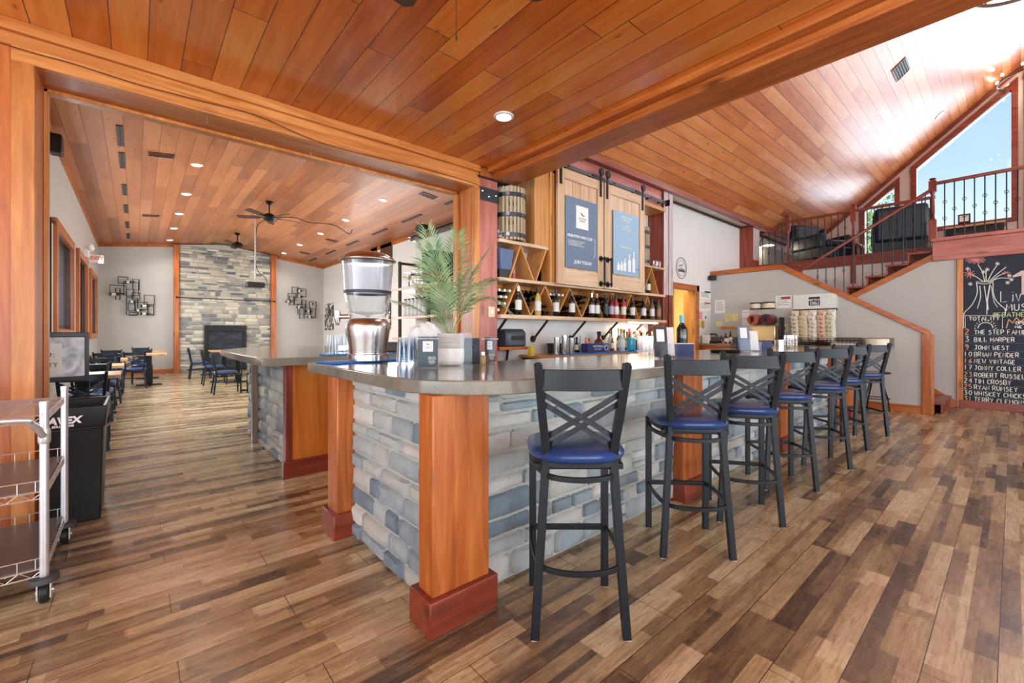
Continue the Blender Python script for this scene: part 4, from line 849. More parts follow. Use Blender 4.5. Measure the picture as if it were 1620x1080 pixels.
wb(MB().box(3.157, 6.79, F1, F1+.015, 1.46, 1.86), 'back_panel', W('honey', 'Z'), bu)
wb(MB().box(3.96, 6.1, 4.0, F1, 1.9, 3.36), 'inner_case', W('walnut', 'Z'), bu)
wb(MB().box(6.02, 6.08, F0, F1, 1.895, 3.36), 'upright', W('honey', 'Z'), bu); wb(MB().box(4.0, 6.79, F0+.0, F1, 3.3, 3.36), 'head_board', W('honey', 'X'), bu)
feet = [3.286, 3.704, 4.183, 4.68, 5.164, 5.63, 6.09, 6.56]; ap = [3.484, 3.96, 4.431, 4.93, 5.393, 5.87, 6.339]
for i, a in enumerate(ap):
    for f_ in (feet[i], feet[i+1]):
        m = MB(); m.bar((f_, (F0+F1)/2+.03, 1.466), (a, (F0+F1)/2+.03, 1.852), .018, F1-F0-.064, up=(0, 1, 0)); wb(m, 'slanted_divider', W('honey', 'Z'), bu)
for a, f_ in ((3.484, 3.315), (3.484, 3.70), (3.92, 3.74)):
    m = MB(); m.bar((f_, (F0+F1)/2, 1.897), (a, (F0+F1)/2, 2.298), .018, F1-F0-.004, up=(0, 1, 0)); wb(m, 'slanted_divider', W('honey', 'Z'), bu)
for a, f_ in ((6.358, 6.12), (6.358, 6.57)):
    m = MB(); m.bar((f_, (F0+F1)/2, 1.897), (a, (F0+F1)/2, 2.31), .018, F1-F0-.004, up=(0, 1, 0)); wb(m, 'slanted_divider', W('honey', 'Z'), bu)
# pipe brackets below
for x in (3.3, 4.0, 4.75, 5.5, 6.2, 6.6):
    m = MB(); m.tube([(x, 3.92, 1.41), (x, 4.17, 1.18)], .016, 8); m.tube([(x, 4.185, 1.17), (x, 4.2, 1.17)], .045, 14); m.ball((x, 4.165, 1.18), .026, 8); wb(m, 'pipe_bracket', BRONZE, bu, smooth=45)
# standing bottles along the shelf
CLW = plain('white_wine_glass', (196, 170, 96), .08, coat=.4); ROSE = plain('rose_wine_glass', (178, 58, 52), .08, coat=.4); RUBY = plain('red_wine_glass', (96, 24, 26), .08, coat=.4); PALEG = plain('pale_bottle_glass', (96, 92, 70), .1, coat=.4)
CORK = plain('tan_wax', (206, 160, 100), .5); BLKL = plain('dark_label', (44, 60, 52), .5)
SB = [(3.475, BOTG, WHITE, 'white capsule', LABELM), (3.80, CLW, BLKFOIL, 'golden wine and a black capsule', LABELM), (4.13, BOTG, BLKFOIL, 'black capsule and a pale label', LABELM), (4.44, BOTG, plain('grey_foil', (90, 92, 88), .4), 'grey capsule and square label', LABELM),
      (4.86, BOTG, FOIL, 'bright silver capsule', LABELM), (4.975, BOTG, CORK, 'tan wax capsule', LABELM), (5.18, BOTG, BLKFOIL, 'dark green label', BLKL), (5.31, RUBY, BLKFOIL, 'red glass and lilac label', plain('lilac_label', (176, 166, 190), .6)),
      (5.43, ROSE, BLKFOIL, 'bright red glass and tall black neck', LABELM), (5.62, ROSE, BLKFOIL, 'rose glass and white label', LABELM), (5.86, BOTG, BLKFOIL, 'tall white label, fourth from the right post', LABELM), (6.17, BOTG, BLKFOIL, 'small label, third from the right post', LABELM),
      (6.42, PALEG, BLKFOIL, 'pale glass, second from the right post', LABELM), (6.62, PALEG, BLKFOIL, 'pale glass, last before the right post', plain('brown_label', (150, 120, 84), .6))]
for x, g, f_, lb, lm in SB:
    t = thing('wine_bottle', 'wine bottle standing on the long shelf with '+lb, 'bottle', (x, 3.893, 1.465), 0, 'wine bottles standing on the long shelf')
    bottle_parts(t, .345, .041, g, True, f_, lm)
# bottles lying in the V-shaped bays, necks toward the room
lie = {}
def lying(x, z, k, lb, grp):
    key = k
    if key not in lie:
        o = thing('wine_bottle', lb, 'bottle', (x, 3.94, z), 0, grp); cap = [WHITE, BLKFOIL, FOIL][k]
        M = Matrix.Rotation(-pi/2, 4, 'X')
        m = MB(); m.lathe([(0, .0), (.014, 0), (.015, .07), (.036, .11), (.038, .235), (0, .235)], n=12, m=M); m.build('body', BOTG, o, smooth=45)
        m = MB(); m.lathe([(0, -.004), (.0165, -.004), (.0175, .055)], n=12, m=M); m.build('capsule', cap, o, smooth=45); lie[key] = o
    else: copy_tree(lie[key], (x, 3.94, z), None, lb, grp)
bays = [(3.155, 3.286, 3.484, 0), (3.484+0, 3.704, 3.96, 1), (3.96, 4.183, 4.431, 0), (4.431, 4.68, 4.93, 1), (4.93, 5.164, 5.393, 1), (5.393, 5.63, 5.87, 1), (5.87, 6.09, 6.339, 1), (6.339, 6.56, 6.78, 1)]
rg = random.Random(4)
BN = ['first', 'second', 'third', 'fourth', 'fifth', 'sixth', 'seventh', 'last']
for bi, (a, f_, b, k) in enumerate(bays):
    grp = 'bottles lying in the %s upright bay of the long shelf' % BN[bi]
    for r_ in range(4):
        z = 1.52+.078*r_; fr = (z-1.466)/.386; x0 = (f_+(a-f_)*fr if bi else 3.165)+.045; x1 = f_+(b-f_)*fr-.045
        if x1 < x0-.02: x1 = x0 = (x0+x1)/2
        n = max(1, int((x1-x0)/.084)+1)
        if bi == 0 and r_ == 0: x0, x1, n = 3.2, 3.2, 1
        for i in range(n):
            lying((x0+x1)/2+(i-(n-1)/2)*.079, z, k, 'wine bottle lying with its neck outward in the %s V-shaped bay of the long shelf' % BN[bi], grp)
    # a few bottles low in the Λ bays
    if bi < 7:
        x = ap[bi]
        for i, (dx, dz) in enumerate(((.04, 0), (.11, 0), (.07, .078))): lying(x+dx-.03, 1.512+dz, 1, 'dark bottle lying low under the %s peaked divider behind the standing bottles' % BN[bi], 'bottles lying under the %s peaked divider' % BN[bi])
for i, (x, z) in enumerate(((6.13, 2.1), (6.14, 2.2), (6.2, 2.2), (6.13, 2.01), (6.16, 2.27))): lying(x, z, 1, 'dark bottle lying in the upper right cubby beside the peaked divider', 'bottles lying in the upper right cubby')
t = thing('wine_bottle', 'single dark bottle standing under the peaked divider of the upper right cubby', 'bottle', (6.35, 3.92, 1.895)); bottle_parts(t, .3, .038, BOTG, True, BLKFOIL)
# glasses and small things on the shelves
def stemless(x, y, z, label, grp, m1=GLASS, h=.11, r=.035):
    t = thing('tasting_glass', label, 'glass', (x, y, z), 0, grp); m = MB(); m.lathe([(0, .004), (r*.7, 0), (r*.9, h*.1), (r, h*.45), (r*.8, h), (r*.77, h), (r*.95, h*.45), (r*.8, h*.12), (0, .008)], n=16); m.build('bowl', m1, t, smooth=60); return t
for i in range(4): stemless(3.19+.055*i, 3.9+.03*(i % 2), 2.341, 'small clear glass on the upper left shelf beside the red post', 'clear glasses on the upper left shelf')
for i in range(4): stemless(6.52+.06*i, 3.9+.03*(i % 2), 2.346, 'small clear glass on the upper right shelf beside the slatted basket', 'clear glasses on the upper right shelf')
t = stemless(3.41, 3.93, 1.896, 'small glass with a red painted base beside the left slanted divider', None); m = MB(); m.lathe([(.037, .005), (.0365, .055)], n=16); m.build('red_band', plain('red_paint', (200, 44, 40), .3), t, smooth=60); t.scale = (1.15, 1.15, 1.3)
t = thing('storage_bin', 'slate blue plastic bin in the upper left cubby beside the palm', 'bin', (3.26, 3.98, 1.99)); m = MB(); m.add([(-.07, -.1, 0), (.09, -.1, 0), (.09, .1, 0), (-.07, .1, 0), (-.09, -.12, .24), (.12, -.12, .24), (.12, .12, .24), (-.09, .12, .24)], [(0, 1, 2, 3), (4, 5, 6, 7), (0, 1, 5, 4), (1, 2, 6, 5), (2, 3, 7, 6), (3, 0, 4, 7)]); m.build('shell', plain('slate_plastic', (84, 104, 140), .5), t, bevel=.008)
MB().box(-.09, .12, -.1, .1, -.094, 0).build('dark_stand', BLKP, t)
# slatted wine press baskets
def basket(x, y, z, r, h, label):
    t = thing('slatted_press_basket', label, 'basket', (x, y, z)); n = 26; m = MB()
    for i in range(n):
        a = 2*pi*i/n; M = Matrix.Translation((x*0, 0, 0)) @ Matrix.Rotation(a, 4, 'Z'); m.box(r-.012, r, -r*pi/n*.66, r*pi/n*.66, 0, h, M)
    m.build('slats', W('drift', 'Z'), t)
    for f_ in (.09, .47, .85):
        b = MB(); b.lathe([(r+.001, h*f_-.025), (r+.008, h*f_-.025), (r+.008, h*f_+.025), (r+.001, h*f_+.025)], n=36, ring=True); hb = b.build('hoop', plain('hoop_iron', (72, 74, 80), .3, .85), t, smooth=60)
        d = MB()
        for k in range(0, n, 2): a = 2*pi*k/n; d.ball(((r+.009)*cos(a), (r+.009)*sin(a), h*f_), .006, 6)
        d.box(-.04, .0, -r-.03, -r, h*f_-.02, h*f_+.02, Matrix.Rotation(R(-40), 4, 'Z')); d.build('rivets', CHROME, hb)
    return t
basket(3.41, 3.985, 2.342, .195, .62, 'large slatted wooden press basket with iron hoops, upper left behind the beam')
basket(6.26, 4.0, 2.346, .14, .62, 'smaller slatted press basket with iron hoops, right of the sliding doors')
# barn doors on a rail
rail = thing('barn_door_rail', 'dark steel sliding door rail on the pink timber header', 'rail', (5.5, 3.84, 3.44))
m = MB(); m.box(-1.35, 1.3, -.012, 0, -.025, .025); m.build('flat_rail', plain('rail_steel', (92, 98, 106), .4, .7), rail, bevel=.002)
m = MB(); m.box(1.27, 1.285, -.06, .02, -.05, .05); m.build('end_stop', BLK, rail)
for x in (-1.2, -.7, -.2, .35, .8, 1.15): MB().tube([(x, -.02, 0), (x, .09, 0)], .012, 10).build('rail_bolt', BLK, rail)
def barn_door(x0, x1, label, poster, hx, wheels):
    xc = (x0+x1)/2; t = thing('sliding_barn_door', label, 'door', (xc, 3.815, 1.88)); hw = (x1-x0)/2; H = 1.5
    m = MB(); m.box(-hw, -hw+.13, -.02, .02, 0, H); m.box(hw-.13, hw, -.02, .02, 0, H); m.build('stile', W('pale', 'Z'), t, bevel=.003)
    m = MB(); m.box(-hw+.13, hw-.13, -.02, .02, 0, .2); m.box(-hw+.13, hw-.13, -.02, .02, H-.13, H); m.build('cross_rail', W('pale', 'X'), t, bevel=.003)
    m = MB(); n = 4; w_ = (2*hw-.26)/n
    for k in range(n): m.box(-hw+.13+w_*k+.003, -hw+.13+w_*(k+1)-.003, .0, .015, .2, H-.13)
    m.build('boards', W('pale', 'Z'), t, bevel=.002)
    hd = MB(); hd.tube([(hx, -.09, .02), (hx, -.09, .43)], .014, 10); hd.tube([(hx, -.09, .06), (hx, -.02, .06)], .012, 8); hd.tube([(hx, -.09, .41), (hx, -.02, .41)], .012, 8)
    for z in (.06, .41): hd.tube([(hx, -.03, z), (hx, -.02, z)], .04, 14); hd.ball((hx, -.09, z), .021, 8)
    hd.build('pipe_handle', BLK, t, smooth=45)
    for wx in wheels:
        m = MB(); m.box(wx-.02, wx+.02, -.032, -.024, H-.22, H+.13); hg = m.build('hanger_strap', BLK, t)
        m = MB(); m.tube([(wx, -.045, H+.125), (wx, -.03, H+.125)], .055, 20); m.build('wheel', BLK, hg); m = MB(); m.tube([(wx, -.05, H+.125), (wx, -.044, H+.125)], .03, 12); m.build('wheel_hub', BRONZE, hg)
        for z in (H-.18, H-.08): MB().tube([(wx, -.038, z), (wx, -.03, z)], .01, 8).build('bolt', INK, hg)
    return t
d1 = barn_door(4.06, 5.0, 'left sliding pine barn door with the wine club poster', 0, .405, (-.42, .4)); d2 = barn_door(5.03, 6.05, 'right sliding pine barn door with the pale blue poster', 0, -.45, (-.46, .44))
t = thing('poster', 'slate blue wine club poster with a white logo square on the left barn door', 'poster', (4.52, 3.79, 2.57)); MB().box(-.325, .325, -.004, 0, -.465, .465).build('board', SLATE, t)
MB().box(-.12, .13, -.007, -.004, .07, .37).build('logo_square', WHITE, t); MB().add([(-.05, -.009, .26), (-.02, -.009, .285), (.0, -.009, .27), (.03, -.009, .25), (.06, -.009, .262), (.03, -.009, .238), (.0, -.009, .245), (-.03, -.009, .272)], [(0, 1, 2, 7), (2, 3, 6, 7), (3, 4, 5, 6)]).build('bird_mark', DKCARD, t)
text('FEATHER\nRIDGE', .032, DKCARD, t, (.005, -.0085, .195), FY, 'CENTER', space=1.3); text('MIGRATION WINE CLUB', .05, WHITE, t, (-.3, -.006, -.06), FY, bold=.001, shear=.2, space=.9)
text('• COMPLIMENTARY TASTINGS\n• EXCLUSIVE DISCOUNTS\n• ACCESS EVENTS AND MORE', .026, WHITE, t, (-.285, -.006, -.12), FY, space=.95); text('JOIN TODAY', .062, WHITE, t, (.02, -.006, -.40), FY, 'CENTER', bold=.001, shear=.2)
m = MB(); m.tube([(.24, -.006, -.03), (.27, -.006, -.03), (.27, -.006, -.27), (.24, -.006, -.29)], .004, 4); m.build('bracket_mark', WHITE, t)
PB = plain('pale_blue_card', (150, 180, 206), .25)
t = thing('poster', 'pale blue poster with faint bottle silhouettes on the right barn door', 'poster', (5.54, 3.79, 2.57)); MB().box(-.32, .33, -.004, 0, -.465, .465).build('board', PB, t)
text('RED & WHITE\nSPRITZES\n\nSANGRIA\nSPARKLING', .045, WHITE, t, (.0, -.006, .38), FY, 'CENTER'); text('One Sip at a Time', .04, WHITE, t, (.0, -.006, -.06), FY, 'CENTER', bold=.001)
for x, h in ((-.2, .1), (-.12, .12), (-.04, .15), (.08, .22), (.19, .26)):
    m = MB(); m.box(x-.032, x+.032, -.007, -.004, -.4, -.4+h*.8); m.box(x-.012, x+.012, -.007, -.004, -.4+h*.8, -.4+h*1.2); m.build('bottle_silhouette', WHITE, t)
MB().ball((.29, -.01, -.35), .012, 8).build('mount_stud', CHROME, t)
# back counter with what stands on it
bc = thing('back_counter', 'low working counter behind the bar with a pale wood edge', 'counter', (5.3, 3.9, 0))
wb(MB().box(3.75, 6.8, 3.6, 4.19, .935, .97), 'worktop', W('honey', 'X'), bc, bevel=.003); wb(MB().box(3.8, 6.8, 3.66, 4.19, 0, .935), 'cabinet', BLKP, bc)
tag(MB().box(4.1, 6.75, 3.62, 3.95, .971, .98).build('bar_mat', BMAT), 'blue strip mat along the edge of the back counter', 'mat')
m = MB(); m.box(-.22, .26, -.13, .13, 0, .035)
sh = thing('printer_shelf', 'small red wood shelf holding the label printer beside the red post', 'shelf', (3.42, 4.04, 1.05)); m.build('board', W('orange', 'X'), sh, bevel=.004); m = MB(); m.bar((.1, .1, 0), (.1, .13, -.15), .02, .02); m.build('bracket', BLK, sh)
t = thing('label_printer', 'dark slate desktop printer on the small red shelf beside the post', 'printer', (3.46, 4.02, 1.0855)); m = MB(); m.prism([(-.11, 0), (.11, 0), (.11, .13), (.07, .2), (-.06, .215), (-.11, .17)], -.16, .16, 'X'); m.build('body', plain('slate_printer', (58, 70, 84), .4), t, bevel=.02); MB().box(-.08, .12, -.118, -.11, .08, .13).build('paper_slot', INK, t)
t = thing('spirit_box', 'small yellow box under the printer shelf', 'box', (3.64, 3.85, .97)); MB().box(-.03, .03, -.03, .03, 0, .12).build('carton', plain('yellow_card', (214, 180, 60), .5), t)
for i, (px, h) in enumerate(((881, .215), (893, .24), (904, .205))):
    p = onY(px, 556, 3.78); t = thing('cocktail_shaker', ['left', 'tallest middle', 'right'][i]+' of three steel cocktail shakers on the blue mat', 'shaker', (p.x, 3.78, .981)); m = MB(); m.lathe([(0, 0), (.033, 0), (.042, h), (.04, h), (.031, .004), (0, .004)], n=22); m.build('cup', STEEL, t, smooth=50)
t = thing('dark_tub', 'black round tub left of the cocktail shakers', 'tub', (4.28, 4.05, .971)); m = MB(); m.lathe([(0, 0), (.1, 0), (.11, .14), (.1, .14), (.09, .01)], n=22); m.build('tub', BLKP, t, smooth=50)
t = thing('branded_box', 'navy blue box with white lettering behind the shakers', 'box', (4.95, 3.9, .981)); MB().box(-.24, .22, -.06, .06, 0, .12).build('carton', plain('navy_card', (44, 54, 110), .5), t); text('MARTINI & CO', .045, WHITE, t, (-.13, -.062, .065), FY); text('PARTY HAPPY', .025, WHITE, t, (-.1, -.062, .03), FY); m = MB(); m.lathe([(.034, 0), (.042, 0), (.042, .002), (.034, .002)], n=24, m=Matrix.Translation((.17, -.062, .06)) @ Matrix.Rotation(pi/2, 4, 'X'), ring=True); m.build('round_mark', WHITE, t)
AMB = plain('amber_glass', (150, 84, 30), .1, coat=.4); CLB = plain('clear_spirit_glass', (196, 204, 204), .08, coat=.5); SKY = plain('sky_blue_glass', (70, 176, 208), .12, coat=.4); BRD = plain('brown_spirit', (96, 46, 24), .1, coat=.4); GRN = plain('green_glass', (66, 110, 60), .12, coat=.4); PNK = plain('pink_spirit', (224, 130, 120), .15)
kinds = [('amber', AMB), ('clear', CLB), ('brown', BRD), ('green', GRN), ('pink', PNK), ('dark', BOTG)]
back = [(4.72, 4.05, 5, .22, .035), (4.82, 4.06, 1, .24, .035), (4.92, 4.04, 4, .21, .04), (5.02, 4.07, 4, .2, .03), (5.2, 4.03, 2, .3, .07), (5.32, 3.88, 0, .24, .03), (5.44, 3.8, 1, .33, .05), (5.5, 4.05, 1, .34, .036), (5.57, 4.08, 5, .36, .036), (5.63, 3.98, 0, .3, .036), (5.72, 4.05, 2, .35, .036), (5.8, 3.95, 0, .3, .04), (5.88, 4.06, 3, .33, .036), (5.92, 3.84, 2, .26, .045),
        (5.98, 3.98, 1, .31, .036), (6.05, 4.08, 5, .35, .036), (6.12, 3.9, 4, .28, .04), (6.18, 4.05, 0, .38, .036), (6.26, 3.95, 1, .3, .036), (6.33, 4.06, 3, .32, .036), (6.4, 3.92, 2, .27, .036), (6.46, 4.05, 1, .34, .036), (6.54, 3.96, 3, .3, .036), (6.62, 4.04, 0, .3, .036)]
for i, (x, y, k, h, r) in enumerate(back):
    t = thing('spirit_bottle', '%s spirit bottle in the crowd on the back counter, %s' % (kinds[k][0], 'left part behind the navy box' if x < 5.3 else 'middle part near the blue bottle' if x < 5.9 else 'right part under the shelf light'), 'bottle', (x, y, .981 if y < 3.95 else .971), 0, 'spirit bottles on the back counter, %s %s' % (kinds[k][0], 'left' if x < 5.3 else 'middle' if x < 5.9 else 'right'))
    bottle_parts(t, h, r, kinds[k][1], i % 3 != 1, [BLKFOIL, FOIL, CORK, plain('red_cap', (170, 40, 30), .4)][i % 4], style='c')
t = thing('spirit_bottle', 'bright sky-blue square bottle among the spirits on the back counter', 'bottle', (5.66, 3.78, .981)); m = MB(); m.box(-.06, .06, -.045, .045, 0, .2); m.build('body', SKY, t, bevel=.015); m = MB(); m.lathe([(.016, .2), (.016, .26), (.02, .26), (.02, .3), (0, .3)], n=12); m.build('neck', CLB, t, smooth=50)
t = thing('order_tablet', 'black tilted order tablet on a white stand at the right of the spirits', 'tablet', (5.75, 3.35, 1.0)); M = Matrix.Rotation(R(-62), 4, 'X') @ Matrix.Rotation(0, 4, 'Z'); m = MB(); m.box(-.19, .19, -.012, .012, -.1, .1, M); m.build('body', WHITE, t, bevel=.006); m = MB(); m.box(-.175, .175, .012, .015, -.085, .085, M); m.box(-.175, .175, -.015, -.012, -.085, .085, M); m.build('screen', plain('dark_screen', (16, 18, 22), .15), t)
MB().box(-.03, .03, .0, .06, -.06, .0).build('stand', WHITE, t)
wst = thing('work_station', 'low steel work station behind the bar under the tablet', 'counter', (6.0, 3.2, 0)); MB().box(-.6, .6, -.2, .2, .1, .94).build('body', STEEL, wst, bevel=.01)
for x_ in (-.55, .55):
    for y_ in (-.15, .15): MB().box(x_-.02, x_+.02, y_-.02, y_+.02, 0, .1).build('leg', BLK, wst)
led = thing('shelf_light', 'bright strip light under the right end of the long bottle shelf', 'light', (6.2, 3.92, 1.405)); MB().box(-.4, .42, -.015, .015, 0, .014).build('tube', emis('strip_glow', (255, 244, 214), 20), led); lamp('strip_beam', 'AREA', (0, 0, -.01), 6, (1, .86, .6), .8, .04, parent=led)
# switch on the post, round mark on the wall
t = thing('light_switch', 'small ivory switch on the red post at the shelf end', 'switch', (3.06, 3.893, 1.49)); MB().box(-.045, .045, -.008, .006, -.06, .06).build('plate', plain('ivory', (226, 214, 176), .4), t, bevel=.003); MB().box(-.012, .012, -.016, -.008, -.02, .02).build('toggle', WHITE, t)
t = thing('round_wall_logo', 'round black and white painted logo on the white wall above the doorway', 'sign', (7.96, 4.195, 2.5))
M = Matrix.Rotation(pi/2, 4, 'X'); m = MB(); m.lathe([(.195, 0), (.205, 0), (.205, .004), (.195, .004)], n=48, m=M, ring=True); m.build('outer_ring', DKCARD, t); m = MB(); m.lathe([(.15, 0), (.154, 0), (.154, .004), (.15, .004)], n=48, m=M, ring=True); m.build('inner_ring', DKCARD, t)
text('Sarnilla', .085, INK, t, (0, -.005, -.07), FY, 'CENTER', bold=.002, shear=.2)
for a, b in ((-.05, .03), (.02, .05), (-.0, -.02)):
    m = MB(); m.add([(a-.05, -.004, b), (a, -.004, b+.03), (a+.05, -.004, b-.01), (a, -.004, b+.01)], [(0, 1, 2, 3)]); m.build('bird_mark', INK, t)
for k in range(24):
    pass
# =========================================================== ON THE COUNTERS
ZC1 = ZT+.0005
# two blue mats and the steel dispenser
def mat(x, y, rz, label):
    t = thing('bar_mat', label, 'mat', (x, y, ZC1), rz); MB().box(-.3, .3, -.125, .125, 0, .012).build('mat', BMAT, t, bevel=.004); MB().box(-.29, -.1, -.08, .08, .012, .0135).build('print', plain('mat_print', (180, 196, 220), .6, var=.4, scale=40), t)
mat(1.23, 2.99, R(8), 'bright blue rubber bar mat under the drink dispenser'); mat(1.55, 3.98, 0, 'blue bar mat under the clear plastic cups on the second counter')
dx, dy = 1.215, 2.93
t = thing('drink_dispenser', 'tall clear drink dispenser with a brushed steel base and lid on the blue mat', 'dispenser', (dx, dy, ZC1+.013)); q = 3.02/687
prof = [(px*q, (572-py)*q) for px, py in ((31, 572), (31, 560), (30, 559))]
m = MB(); m.lathe([(0, 0), (.135, 0), (.137, .04), (.128, .045), (.128, .05)], n=40); m.build('base_ring', STEEL, t, smooth=50)
m = MB(); m.lathe([(.128, .05), (.13, .07), (.142, .16), (.15, .22), (.15, .245), (.13, .275), (.118, .285), (0, .285)], n=40); m.build('steel_body', STEEL, t, smooth=50)
m = MB(); m.lathe([(.118, .287), (.13, .32), (.155, .44), (.165, .62), (.172, .68), (.169, .68), (.16, .62), (.15, .44), (.125, .33), (0, .292)], n=40); m.build('clear_tank', PLAST, t, smooth=50)
m = MB(); m.lathe([(.155, .47), (.1605, .56), (.1655, .64), (.163, .64), (.158, .56), (.153, .47)], n=40, ring=True); m.build('frosted_liner', (lambda: (lambda s: (s.t.links.new(s.n('BsdfTransparent').outputs[0], s.n('MixShader').inputs[1]), s)[1])(N('frost')).fin((.8, .82, .88), .4, 0, None, Alpha=.42))(), t, smooth=50)
m = MB(); m.lathe([(.157, .455), (.16, .475), (.157, .475), (.155, .455)], n=40, ring=True); m.build('water_line', DKCARD, t, smooth=50)
m = MB(); m.lathe([(.176, .672), (.19, .68), (.19, .688), (.172, .705), (.13, .73), (.1, .738), (0, .74)], n=40); m.build('lid', STEEL, t, smooth=50)
a = R(139); M = Matrix.Rotation(a, 4, 'Z')
m = MB(); m.tube([M @ Vector((.12, 0, .3)), M @ Vector((.2, 0, .3))], .016, 12); m.lathe([(.01, .24), (.016, .26), (.022, .3), (.02, .34), (0, .345)], c=M @ Vector((.21, 0, 0)), n=14); m.build('spigot', CHROME, t, smooth=50)
# stack of plastic tumblers near dispenser and cups on second counter
def cupstack(x, y, n, r, h, label, grp, z=ZC1, step=.012, ph=None):
    for i in range(n):
        t = thing('plastic_cup', label, 'cup', (x, y, z+step*i), 0, grp); m = MB(); m.lathe([(r*.95, 0), (r, 0), (r*.72, h), (0, h), (0, h-.002), (r*.7, h-.002), (r*.97, .001)], n=20); m.build('cup', PLAST, t, smooth=50)
for k, px in enumerate((636, 651)): x, y, _z = onZ(px, 576, ZT); cupstack(x, y, 6, .036, .115, 'upturned clear plastic cup in the %s stack between the dispenser and the small sign' % ('left', 'right')[k], 'clear cups in the %s stack by the small sign' % ('left', 'right')[k])
cid = 0
for r_ in range(2):
    for k in range(7):
        t = thing('plastic_tumbler', 'tall clear plastic tumbler upturned on the blue mat of the second counter', 'cup', (1.33+.075*k, 3.95+.08*r_, ZC1+.012), 0, 'tall tumblers on the second counter'); m = MB(); m.lathe([(.034, 0), (.036, 0), (.028, .17), (0, .17), (0, .168), (.026, .168), (.034, .002)], n=18); m.build('cup', PLAST, t, smooth=50)
        m = MB(); m.lathe([(.0362, .0), (.037, .004), (.0362, .008)], n=18); m.build('rim', GLASS, t, smooth=50)
t = thing('sink_basin', 'dark round sink opening in the second counter behind the tumblers', 'sink', (1.75, 4.55, ZC1)); m = MB(); m.lathe([(0, .001), (.16, .001), (.165, .012), (.18, .012), (.185, 0)], n=28); m.build('basin_rim', BLK, t, smooth=50)
# bag of napkins
t = thing('napkin_bag', 'clear crinkled plastic bag of white cups behind the tumblers and the palm pot', 'bag', (*onZ(673, 572.5, ZT).xy, ZC1)); t.scale = (1, 1, 1.4); rg = random.Random(2); m = MB()
n1, n2 = 18, 12; vs = []
for i in range(n1):
    for j in range(n2+1):
        a = 2*pi*i/n1; b = pi*j/n2; r = (.13+.02*rg.uniform(-1, 1)); vs.append((r*sin(b)*cos(a)*1.0, r*sin(b)*sin(a)*.8, .09-.1*cos(b)+.014*rg.uniform(-1, 1) if 0 < j < n2 else (.0 if j == 0 else .19)))
m.add(vs, [(i*(n2+1)+j, ((i+1) % n1)*(n2+1)+j, ((i+1) % n1)*(n2+1)+j+1, i*(n2+1)+j+1) for i in range(n1) for j in range(n2)]); m.build('plastic_bag', plain('white_film', (236, 238, 240), .25), t, smooth=20)
# acrylic table signs
def tablesign(x, y, rz, w_, h, label, body=DKCARD, gold=False):
    t = thing('table_sign', label, 'sign', (x, y, ZC1), rz)
    MB().box(-w_/2, w_/2, -.001, .001, .006, h).build('card', body, t); m = MB(); m.box(-w_/2-.006, w_/2+.006, -.03, .03, 0, .006); m.box(-w_/2-.004, w_/2+.004, -.004, -.002, .004, h+.003); m.build('acrylic_holder', PLAST, t)
    MB().box(-w_*.26, w_*.26, -.0024, -.0012, h*.52, h*.86).build('logo_square', WHITE, t); MB().add([(-w_*.1, -.003, h*.75), (0, -.003, h*.78), (w_*.12, -.003, h*.73), (0, -.003, h*.745)], [(0, 1, 2, 3)]).build('bird_mark', DKCARD, t)
    text('MIGRATION WINE CLUB', h*.062, WHITE, t, (0, -.0024, h*.92), FY, 'CENTER', bold=.0003, ext=.0002); text('FEATHER\nRIDGE', h*.035, DKCARD, t, (0, -.003, h*.66), FY, 'CENTER', ext=.0001, space=1.2)
    text('JOIN OUR\nWINE CLUB\nAT THE\nREGISTER\nTODAY', h*.05, WHITE, t, (w_*.2, -.0024, h*.33), FY, 'CENTER', bold=.0002, ext=.0002); return t
q_ = onZ(677, 582, ZT); tablesign(q_.x, q_.y, -R(36), .112, .178, 'slate wine club card in a clear stand in front of the plant pot', plain('slate_green_card', (84, 98, 104), .45))
q_ = onZ(775, 574, ZT); tablesign(q_.x, q_.y, -R(56), .07, .17, 'narrow dark wine club card in a clear stand right of the spice jars')
t = thing('table_sign', 'clear acrylic stand seen edge-on beside the plant pot', 'sign', (*onZ(737, 580, ZT).xy, ZC1), R(35)); m = MB(); m.box(-.002, .002, -.04, .04, 0, .2); m.box(-.035, .035, -.035, .035, 0, .01); m.build('acrylic_holder', PLAST, t)
t = thing('coaster_box', 'black square card box with a faint circle behind the edge-on stand', 'box', (*onZ(746, 573.5, ZT).xy, ZC1), -R(38)); MB().box(-.055, .055, -.04, .04, 0, .165).build('box', plain('navy_black_card', (40, 46, 60), .5), t, bevel=.003)
m = MB(); m.lathe([(.034, 0), (.0365, 0), (.0365, .002), (.034, .002)], n=30, m=Matrix.Translation((0, -.0405, .09)) @ Matrix.Rotation(pi/2, 4, 'X'), ring=True); m.build('ring_mark', plain('grey_ink', (96, 104, 116), .5), t); text('WINE', .022, plain('grey_ink', (96, 104, 116)), t, (0, -.041, .08), FY, 'CENTER', ext=.0002)
for i, (px, c) in enumerate(((766, (120, 70, 40)), (758, (156, 132, 92)), (771, (150, 140, 110)))):
    p = onZ(px, 574+[0, 3, -1][i], ZT); t = thing('spice_jar', ['small glass spice jar with red flakes', 'small glass spice jar with pale herbs, nearest of three', 'small glass spice jar with green flakes beside the narrow card'][i], 'jar', (p.x+.03, p.y, ZC1))
    m = MB(); m.lathe([(0, 0), (.018, 0), (.02, .01), (.02, .05), (.013, .062)], n=14); m.build('jar', plain('spice_%d' % i, c, .4, var=.4, scale=200), t, smooth=50); m = MB(); m.lathe([(0, .08), (.014, .08), (.015, .062), (0, .062)], n=14); m.build('lid', CHROME, t, smooth=50)
